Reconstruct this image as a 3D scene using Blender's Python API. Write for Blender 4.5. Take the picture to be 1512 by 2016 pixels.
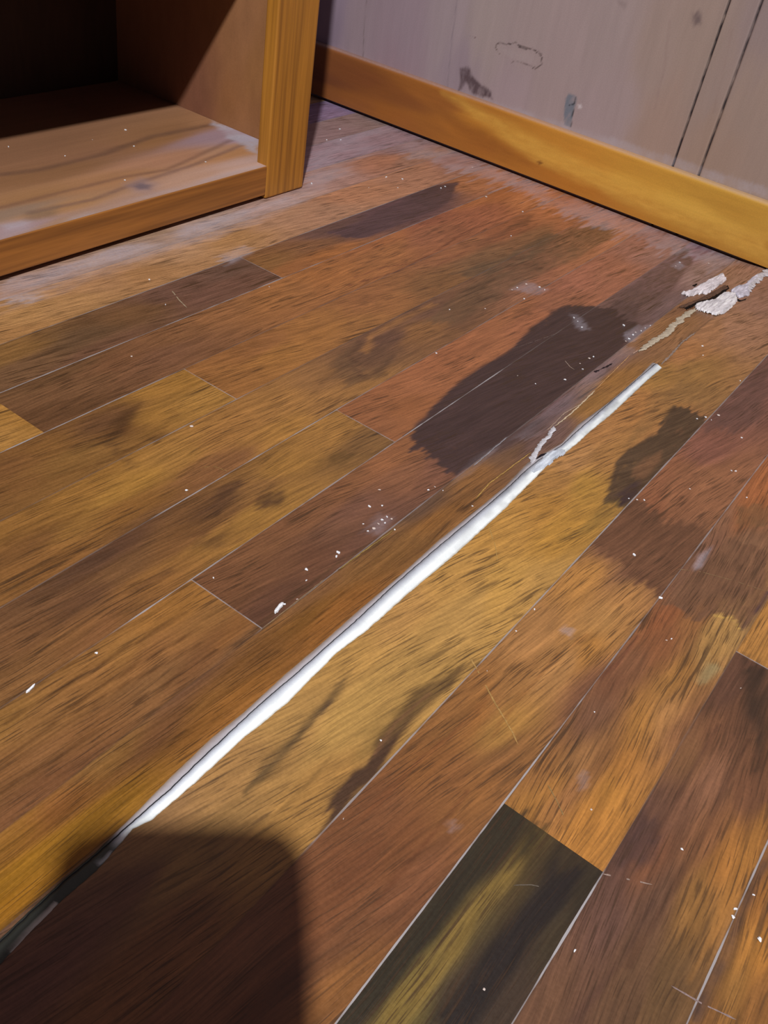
import bpy, bmesh, math, random
import numpy as np
from mathutils import Matrix, Vector

D={
'XS':{"2":-0.709,"3":-0.6405,"4":-0.5675,"5":-0.497,"6":-0.4225,"7":-0.352,"8":-0.2815,"9":-0.23,"10":-0.148,"11":-0.0762,"12":-0.0062,"13":0.067,"1":-0.7798,"0":-0.8506,"-1":-0.9214,"-2":-0.9922,"-3":-1.063,"-4":-1.1338,"-5":-1.2046,"-6":-1.2754,"-7":-1.3462,"-8":-1.417,"-9":-1.4878,"-10":-1.5586,"-11":-1.6294,"14":0.1378,"15":0.2086,"16":0.2794,"17":0.3502,"18":0.421,"19":0.4918,"20":0.5626,"21":0.6334,"22":0.7042,"23":0.775},
'FS':[[-0.7417,0.5118,0.446,0.233,0.089],[-0.7487,0.6152,0.425,0.22,0.103],[-0.757,0.736,0.501,0.278,0.145],[-0.7528,0.8175,0.459,0.238,0.1],[-0.7553,0.9259,0.438,0.239,0.144],[-0.758,1.0845,0.509,0.231,0.117],[-0.7659,1.2243,0.463,0.221,0.13],[-0.7609,1.3643,0.374,0.187,0.15],[-0.7379,0.5525,0.439,0.231,0.095],[-0.7416,0.6668,0.394,0.199,0.084],[-0.7217,0.479,0.371,0.185,0.069],[-0.7434,0.9749,0.431,0.225,0.13],[-0.7899,0.5298,0.388,0.233,0.168],[-0.7907,0.5882,0.378,0.234,0.172],[-0.8029,0.8239,0.435,0.291,0.231],[-0.8048,0.7405,0.377,0.235,0.153],[-0.7937,0.9593,0.478,0.3,0.242],[-0.8165,1.0984,0.448,0.25,0.201],[-0.8149,1.2237,0.468,0.205,0.118],[-0.7979,1.2983,0.408,0.21,0.141],[-0.7915,0.6518,0.394,0.244,0.169],[-0.8947,1.1697,0.367,0.223,0.247],[-0.936,1.2868,0.348,0.216,0.216],[-1.0045,1.317,0.315,0.218,0.343],[-0.836,1.3235,0.357,0.214,0.209],[-1.0275,1.3595,0.297,0.208,0.344],[-0.9352,1.3421,0.324,0.221,0.207],[-0.6638,0.4525,0.192,0.097,0.046],[-0.672,0.5178,0.137,0.073,0.036],[-0.6812,0.5908,0.176,0.085,0.037],[-0.6914,0.6728,0.163,0.081,0.055],[-0.6937,0.7558,0.151,0.081,0.057],[-0.6898,0.4496,0.23,0.114,0.037],[-0.6355,0.4587,0.151,0.073,0.032],[-0.6421,0.5239,0.162,0.077,0.043],[-0.6681,0.7045,0.168,0.081,0.055],[-0.6711,0.8108,0.243,0.114,0.042],[-0.6799,0.8983,0.242,0.107,0.046],[-0.6793,0.9827,0.115,0.06,0.055],[-0.6977,0.9406,0.162,0.082,0.061],[-0.6815,1.0553,0.119,0.062,0.063],[-0.6812,1.1044,0.135,0.065,0.069],[-0.6836,1.1874,0.126,0.07,0.071],[-0.6802,1.2684,0.418,0.168,0.076],[-0.6668,1.3724,0.479,0.192,0.096],[-0.6519,0.826,0.324,0.127,0.044],[-0.5865,0.3783,0.381,0.192,0.053],[-0.5876,0.3943,0.35,0.165,0.036],[-0.5831,0.4172,0.128,0.059,0.026],[-0.6076,0.4648,0.178,0.084,0.038],[-0.6127,0.5298,0.194,0.086,0.039],[-0.6183,0.6023,0.221,0.099,0.043],[-0.6245,0.6835,0.289,0.125,0.05],[-0.6147,0.7559,0.339,0.141,0.048],[-0.6126,0.846,0.369,0.143,0.043],[-0.6102,0.947,0.348,0.138,0.046],[-0.6076,1.0611,0.317,0.118,0.054],[-0.6046,1.1909,0.346,0.118,0.056],[-0.59,1.3201,0.475,0.177,0.072],[-0.6046,0.555,0.192,0.087,0.045],[-0.6491,0.8911,0.361,0.136,0.039],[-0.639,0.9858,0.368,0.135,0.046],[-0.6381,1.1063,0.325,0.109,0.053],[-0.6372,1.2442,0.382,0.135,0.05],[-0.5225,0.3447,0.187,0.083,0.026],[-0.5229,0.3951,0.243,0.119,0.034],[-0.5289,0.4439,0.127,0.055,0.02],[-0.5463,0.4476,0.134,0.061,0.026],[-0.5265,0.4827,0.324,0.157,0.037],[-0.5209,0.5409,0.357,0.178,0.044],[-0.5517,0.5316,0.343,0.165,0.038],[-0.5464,0.3484,0.189,0.083,0.028],[-0.52,0.3672,0.212,0.102,0.029],[-0.5473,0.3786,0.206,0.094,0.027],[-0.5242,0.5786,0.284,0.122,0.038],[-0.5248,0.6538,0.345,0.151,0.041],[-0.5254,0.7381,0.357,0.153,0.042],[-0.5261,0.8332,0.314,0.129,0.043],[-0.5187,0.9294,0.226,0.104,0.038],[-0.519,1.0515,0.207,0.103,0.046],[-0.5102,1.1763,0.231,0.106,0.047],[-0.5003,1.2851,0.377,0.141,0.064],[-0.4852,1.3418,0.426,0.166,0.085],[-0.5485,0.6569,0.275,0.115,0.04],[-0.5432,0.7334,0.335,0.143,0.042],[-0.545,0.8286,0.304,0.123,0.043],[-0.558,1.0491,0.312,0.122,0.051],[-0.5517,1.1751,0.305,0.107,0.046],[-0.5445,1.3195,0.456,0.167,0.071],[-0.5148,0.77,0.316,0.138,0.042],[-0.4596,0.2968,0.181,0.08,0.025],[-0.4527,0.3372,0.25,0.12,0.03],[-0.4645,0.398,0.333,0.166,0.036],[-0.4673,0.4568,0.331,0.163,0.042],[-0.465,0.5167,0.338,0.157,0.045],[-0.4623,0.5829,0.341,0.161,0.047],[-0.4655,0.664,0.261,0.124,0.044],[-0.4667,0.7256,0.156,0.077,0.04],[-0.4722,0.7699,0.142,0.068,0.04],[-0.4637,0.8168,0.253,0.114,0.039],[-0.4683,0.9097,0.196,0.091,0.04],[-0.4573,1.0134,0.274,0.118,0.064],[-0.4539,1.1176,0.348,0.133,0.068],[-0.4393,1.2812,0.439,0.176,0.093],[-0.4874,0.318,0.238,0.11,0.028],[-0.4862,0.3649,0.278,0.131,0.031],[-0.4367,0.2667,0.215,0.096,0.028],[-0.4349,0.2909,0.212,0.092,0.027],[-0.4405,0.3766,0.236,0.105,0.027],[-0.4341,0.472,0.215,0.094,0.036],[-0.4315,0.5548,0.35,0.168,0.041],[-0.4326,0.6312,0.308,0.146,0.045],[-0.4782,0.9848,0.182,0.086,0.041],[-0.4806,0.8728,0.156,0.075,0.042],[-0.4474,1.1812,0.395,0.154,0.07],[-0.3906,0.2442,0.164,0.073,0.028],[-0.3896,0.2853,0.138,0.062,0.028],[-0.3967,0.3376,0.16,0.075,0.029],[-0.3916,0.3838,0.183,0.081,0.027],[-0.3989,0.43,0.128,0.058,0.023],[-0.3946,0.4737,0.238,0.113,0.036],[-0.3959,0.5141,0.316,0.154,0.036],[-0.3981,0.5806,0.335,0.161,0.041],[-0.3758,0.6059,0.191,0.095,0.032],[-0.4127,0.2488,0.149,0.069,0.029],[-0.4175,0.286,0.116,0.054,0.024],[-0.4178,0.3319,0.1,0.046,0.024],[-0.4226,0.3865,0.151,0.069,0.025],[-0.3669,0.23,0.175,0.08,0.028],[-0.3673,0.267,0.192,0.085,0.028],[-0.368,0.336,0.248,0.109,0.029],[-0.3615,0.3063,0.205,0.091,0.029],[-0.3699,0.3894,0.271,0.131,0.032],[-0.3721,0.4491,0.306,0.152,0.035],[-0.3709,0.3639,0.238,0.108,0.03],[-0.3813,0.6374,0.28,0.109,0.044],[-0.3848,0.7309,0.311,0.117,0.048],[-0.3889,0.8392,0.331,0.125,0.052],[-0.3871,0.9543,0.347,0.128,0.058],[-0.3861,1.0186,0.301,0.116,0.06],[-0.3838,1.1637,0.368,0.144,0.082],[-0.3913,1.3212,0.339,0.15,0.11],[-0.3803,0.6787,0.284,0.106,0.038],[-0.4017,0.8061,0.322,0.118,0.048],[-0.4142,0.9394,0.33,0.125,0.051],[-0.3994,1.117,0.374,0.141,0.081],[-0.3284,0.2154,0.231,0.106,0.032],[-0.3282,0.2552,0.239,0.107,0.032],[-0.3211,0.2926,0.233,0.101,0.032],[-0.317,0.3363,0.241,0.11,0.032],[-0.3044,0.1964,0.209,0.093,0.032],[-0.3365,0.192,0.254,0.121,0.031],[-0.3623,0.2226,0.218,0.1,0.033],[-0.3297,0.278,0.266,0.124,0.032],[-0.3367,0.3309,0.281,0.124,0.029],[-0.2943,0.3383,0.219,0.09,0.024],[-0.3017,0.2745,0.2,0.093,0.033],[-0.3015,0.2245,0.189,0.081,0.026],[-0.2936,0.3128,0.174,0.073,0.026],[-0.3098,0.1721,0.179,0.077,0.025],[-0.3626,0.2847,0.204,0.086,0.033],[-0.3184,0.3635,0.145,0.061,0.026],[-0.3138,0.4142,0.154,0.066,0.03],[-0.3127,0.4749,0.175,0.078,0.042],[-0.3182,0.5159,0.178,0.079,0.047],[-0.3173,0.5896,0.218,0.091,0.043],[-0.3079,0.634,0.183,0.076,0.046],[-0.3346,0.3697,0.159,0.067,0.029],[-0.3389,0.413,0.176,0.076,0.032],[-0.3393,0.4745,0.194,0.082,0.035],[-0.3396,0.5436,0.215,0.089,0.036],[-0.3372,0.6015,0.255,0.101,0.04],[-0.3076,0.4369,0.137,0.057,0.029],[-0.2966,0.3778,0.103,0.044,0.024],[-0.2903,0.5074,0.14,0.062,0.037],[-0.3202,1.106,0.159,0.085,0.068],[-0.3228,1.1971,0.235,0.124,0.126],[-0.3454,1.3279,0.25,0.146,0.179],[-0.306,0.9988,0.09,0.048,0.041],[-0.3135,0.8807,0.071,0.038,0.034],[-0.31,0.7609,0.068,0.036,0.031],[-0.2971,1.2842,0.301,0.187,0.168],[-0.2927,1.1424,0.169,0.102,0.099],[-0.3733,1.3172,0.314,0.161,0.135],[-0.2747,0.146,0.242,0.107,0.019],[-0.2709,0.17,0.205,0.08,0.023],[-0.277,0.2114,0.216,0.104,0.029],[-0.2678,0.2432,0.162,0.07,0.029],[-0.2643,0.2833,0.237,0.104,0.028],[-0.264,0.3311,0.194,0.085,0.026],[-0.2637,0.3845,0.221,0.098,0.024],[-0.2716,0.4554,0.233,0.109,0.035],[-0.2614,0.4951,0.231,0.11,0.035],[-0.2629,0.5491,0.262,0.115,0.031],[-0.2673,0.6401,0.273,0.123,0.038],[-0.2673,0.6867,0.186,0.098,0.05],[-0.2543,0.7426,0.175,0.1,0.087],[-0.2501,0.8125,0.312,0.15,0.039],[-0.2551,0.8864,0.334,0.156,0.04],[-0.2438,0.166,0.249,0.116,0.015],[-0.2475,0.1361,0.307,0.142,0.016],[-0.2385,0.1203,0.269,0.114,0.01],[-0.2875,0.183,0.159,0.065,0.024],[-0.2807,0.2769,0.158,0.071,0.032],[-0.2859,0.3397,0.179,0.084,0.033],[-0.2804,0.4165,0.198,0.091,0.034],[-0.281,0.4812,0.192,0.09,0.032],[-0.2726,0.8023,0.145,0.083,0.085],[-0.2714,0.7345,0.094,0.056,0.054],[-0.2771,0.7044,0.088,0.052,0.049],[-0.2516,0.398,0.29,0.116,0.029],[-0.2433,0.2844,0.277,0.116,0.028],[-0.2671,1.0626,0.295,0.141,0.06],[-0.2737,1.1661,0.257,0.121,0.062],[-0.2787,0.5578,0.131,0.071,0.041],[-0.2762,0.9084,0.205,0.119,0.111],[-0.2171,0.2156,0.278,0.145,0.054],[-0.2127,0.2525,0.318,0.165,0.052],[-0.2089,0.3188,0.356,0.196,0.057],[-0.2112,0.3757,0.396,0.215,0.058],[-0.2138,0.4407,0.406,0.213,0.063],[-0.2079,0.5022,0.428,0.226,0.058],[-0.2043,0.5764,0.428,0.217,0.049],[-0.2035,0.6676,0.374,0.18,0.05],[-0.2084,0.729,0.39,0.192,0.067],[-0.2118,0.8561,0.376,0.166,0.049],[-0.2161,1.0121,0.373,0.163,0.058],[-0.2195,1.1079,0.36,0.171,0.078],[-0.2322,1.3101,0.346,0.187,0.132],[-0.1963,0.28,0.297,0.157,0.046],[-0.1862,0.3442,0.39,0.223,0.061],[-0.1635,0.2754,0.323,0.165,0.043],[-0.16,0.5444,0.42,0.228,0.062],[-0.1745,0.6151,0.409,0.204,0.037],[-0.1744,0.5275,0.448,0.243,0.058],[-0.1797,0.4602,0.425,0.237,0.068],[-0.1794,0.3935,0.397,0.223,0.062],[-0.1918,0.7531,0.332,0.158,0.047],[-0.1876,0.6896,0.377,0.196,0.037],[-0.2179,0.9389,0.317,0.158,0.041],[-0.1991,0.9875,0.292,0.147,0.043],[-0.2028,1.1595,0.362,0.182,0.106],[-0.2001,1.258,0.297,0.155,0.11],[-0.2168,0.7791,0.381,0.175,0.056],[-0.1964,0.6355,0.402,0.192,0.038],[-0.1945,0.2132,0.268,0.144,0.045],[-0.202,0.1476,0.148,0.067,0.036],[-0.2007,0.1149,0.146,0.062,0.039],[-0.1651,0.1481,0.198,0.082,0.03],[-0.1354,0.1913,0.2,0.083,0.038],[-0.1212,0.2611,0.151,0.054,0.02],[-0.1297,0.2974,0.172,0.066,0.025],[-0.127,0.3489,0.212,0.083,0.023],[-0.1323,0.3876,0.239,0.103,0.03],[-0.1222,0.439,0.287,0.131,0.04],[-0.1329,0.4959,0.376,0.179,0.06],[-0.1296,0.5762,0.399,0.185,0.048],[-0.0994,0.5901,0.423,0.199,0.062],[-0.1324,0.7689,0.252,0.099,0.046],[-0.1256,0.8624,0.218,0.086,0.056],[-0.1342,0.9662,0.18,0.078,0.058],[-0.1359,1.0621,0.157,0.07,0.057],[-0.0946,0.3785,0.217,0.095,0.032],[-0.0985,0.2228,0.148,0.057,0.022],[-0.09,0.268,0.169,0.064,0.026],[-0.0883,0.1972,0.205,0.082,0.022],[-0.1494,0.8102,0.258,0.101,0.052],[-0.1307,0.7155,0.246,0.094,0.043],[-0.1029,0.801,0.264,0.11,0.051],[-0.1329,0.653,0.178,0.08,0.043],[-0.0951,0.6548,0.184,0.08,0.043],[-0.1034,0.6196,0.154,0.07,0.038],[-0.1022,0.5481,0.393,0.196,0.061],[-0.1016,0.478,0.36,0.176,0.059],[-0.0966,0.5099,0.343,0.152,0.034],[-0.1041,0.4081,0.371,0.185,0.045],[-0.1239,0.407,0.283,0.114,0.028],[-0.1092,0.3398,0.218,0.087,0.027],[-0.0941,0.3584,0.25,0.101,0.028],[-0.1083,0.2939,0.158,0.058,0.02],[-0.1198,0.2229,0.167,0.06,0.022],[-0.1081,0.1805,0.118,0.044,0.019],[-0.058,0.3811,0.384,0.168,0.04],[-0.0479,0.3902,0.278,0.121,0.043],[-0.0278,0.3791,0.425,0.18,0.036],[-0.0275,0.4086,0.386,0.169,0.032],[-0.0757,0.4288,0.194,0.085,0.031],[-0.0655,0.4581,0.162,0.073,0.038],[-0.0636,0.5245,0.179,0.075,0.034],[-0.0757,0.5711,0.229,0.088,0.033],[-0.0317,0.5282,0.293,0.134,0.034],[-0.0272,0.6036,0.386,0.22,0.071],[-0.044,0.6023,0.248,0.105,0.035],[-0.0425,0.6701,0.176,0.084,0.044],[-0.0659,0.6404,0.175,0.083,0.047],[-0.0699,0.6992,0.186,0.085,0.048],[-0.0427,0.7254,0.203,0.1,0.052],[-0.0752,0.7534,0.223,0.102,0.053],[-0.0622,0.8323,0.335,0.114,0.039],[-0.0587,0.7922,0.298,0.104,0.035],[-0.0625,0.3623,0.321,0.143,0.031],[-0.0299,0.4377,0.349,0.146,0.032],[-0.0333,0.4799,0.335,0.149,0.034],[-0.0431,0.4256,0.215,0.093,0.033],[-0.0787,0.474,0.176,0.074,0.036],[-0.0544,0.5579,0.203,0.076,0.029],[-0.0615,0.5959,0.239,0.082,0.03],[-0.0667,0.4917,0.163,0.066,0.031],[-0.0247,0.5061,0.37,0.176,0.059],[-0.0562,0.4137,0.263,0.123,0.044],[-0.0691,0.4018,0.237,0.102,0.03],[0.0234,0.545,0.082,0.037,0.02],[0.0178,0.5275,0.116,0.049,0.024],[0.0083,0.5009,0.175,0.073,0.033],[0.0024,0.4672,0.217,0.099,0.041],[0.0045,0.4175,0.116,0.053,0.031],[0.0036,0.3794,0.094,0.04,0.026],[0.0372,0.4228,0.211,0.087,0.035],[0.0291,0.3591,0.121,0.058,0.033],[0.012,0.3248,0.12,0.057,0.04],[0.032,0.3158,0.121,0.059,0.028],[0.0158,0.2846,0.115,0.053,0.03],[0.0483,0.3757,0.254,0.119,0.031],[0.0501,0.3311,0.111,0.057,0.022],[-0.0013,0.632,0.388,0.178,0.043],[0.0452,0.4794,0.166,0.068,0.032],[-0.0108,0.5008,0.22,0.095,0.039],[0.0002,0.5553,0.102,0.045,0.026],[0.0439,0.5052,0.114,0.049,0.023],[0.0235,0.4598,0.2,0.089,0.046],[-0.0052,0.3992,0.084,0.04,0.031],[0.0138,0.3795,0.173,0.066,0.029],[0.0512,0.4214,0.322,0.132,0.028],[0.0028,0.3445,0.108,0.051,0.035],[0.0087,0.2686,0.13,0.06,0.03],[0.0278,0.2913,0.11,0.053,0.025],[0.0123,0.4245,0.163,0.071,0.037],[-0.0625,0.3127,0.018,0.013,0.009],[-0.0633,0.3382,0.029,0.021,0.011],[-0.0456,0.3449,0.073,0.045,0.014],[-0.0297,0.3414,0.028,0.019,0.01],[-0.0118,0.3401,0.024,0.017,0.009],[-0.0661,0.2848,0.024,0.018,0.012],[-0.0508,0.2823,0.092,0.064,0.024],[-0.0436,0.3043,0.071,0.045,0.016],[-0.0239,0.3055,0.016,0.012,0.01],[-0.055,0.2421,0.161,0.114,0.031],[-0.0565,0.2206,0.183,0.131,0.029],[-0.0676,0.2179,0.024,0.019,0.013],[-0.0373,0.24,0.046,0.028,0.017],[-0.0274,0.2655,0.014,0.01,0.01],[-0.0124,0.2509,0.043,0.026,0.016],[-0.011,0.2938,0.043,0.029,0.014],[-0.07,0.1949,0.017,0.016,0.013],[-0.0453,0.2138,0.109,0.077,0.021],[-0.0291,0.2273,0.016,0.013,0.011],[-0.068,0.3526,0.024,0.019,0.009],[-0.028,0.3516,0.044,0.027,0.012],[0.0798,0.3751,0.343,0.146,0.028],[0.0802,0.3388,0.249,0.116,0.027],[0.094,0.3503,0.203,0.084,0.022],[0.0776,0.4011,0.263,0.104,0.023],[0.076,0.3181,0.187,0.079,0.022],[0.0875,0.3702,0.352,0.145,0.025]],
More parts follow.
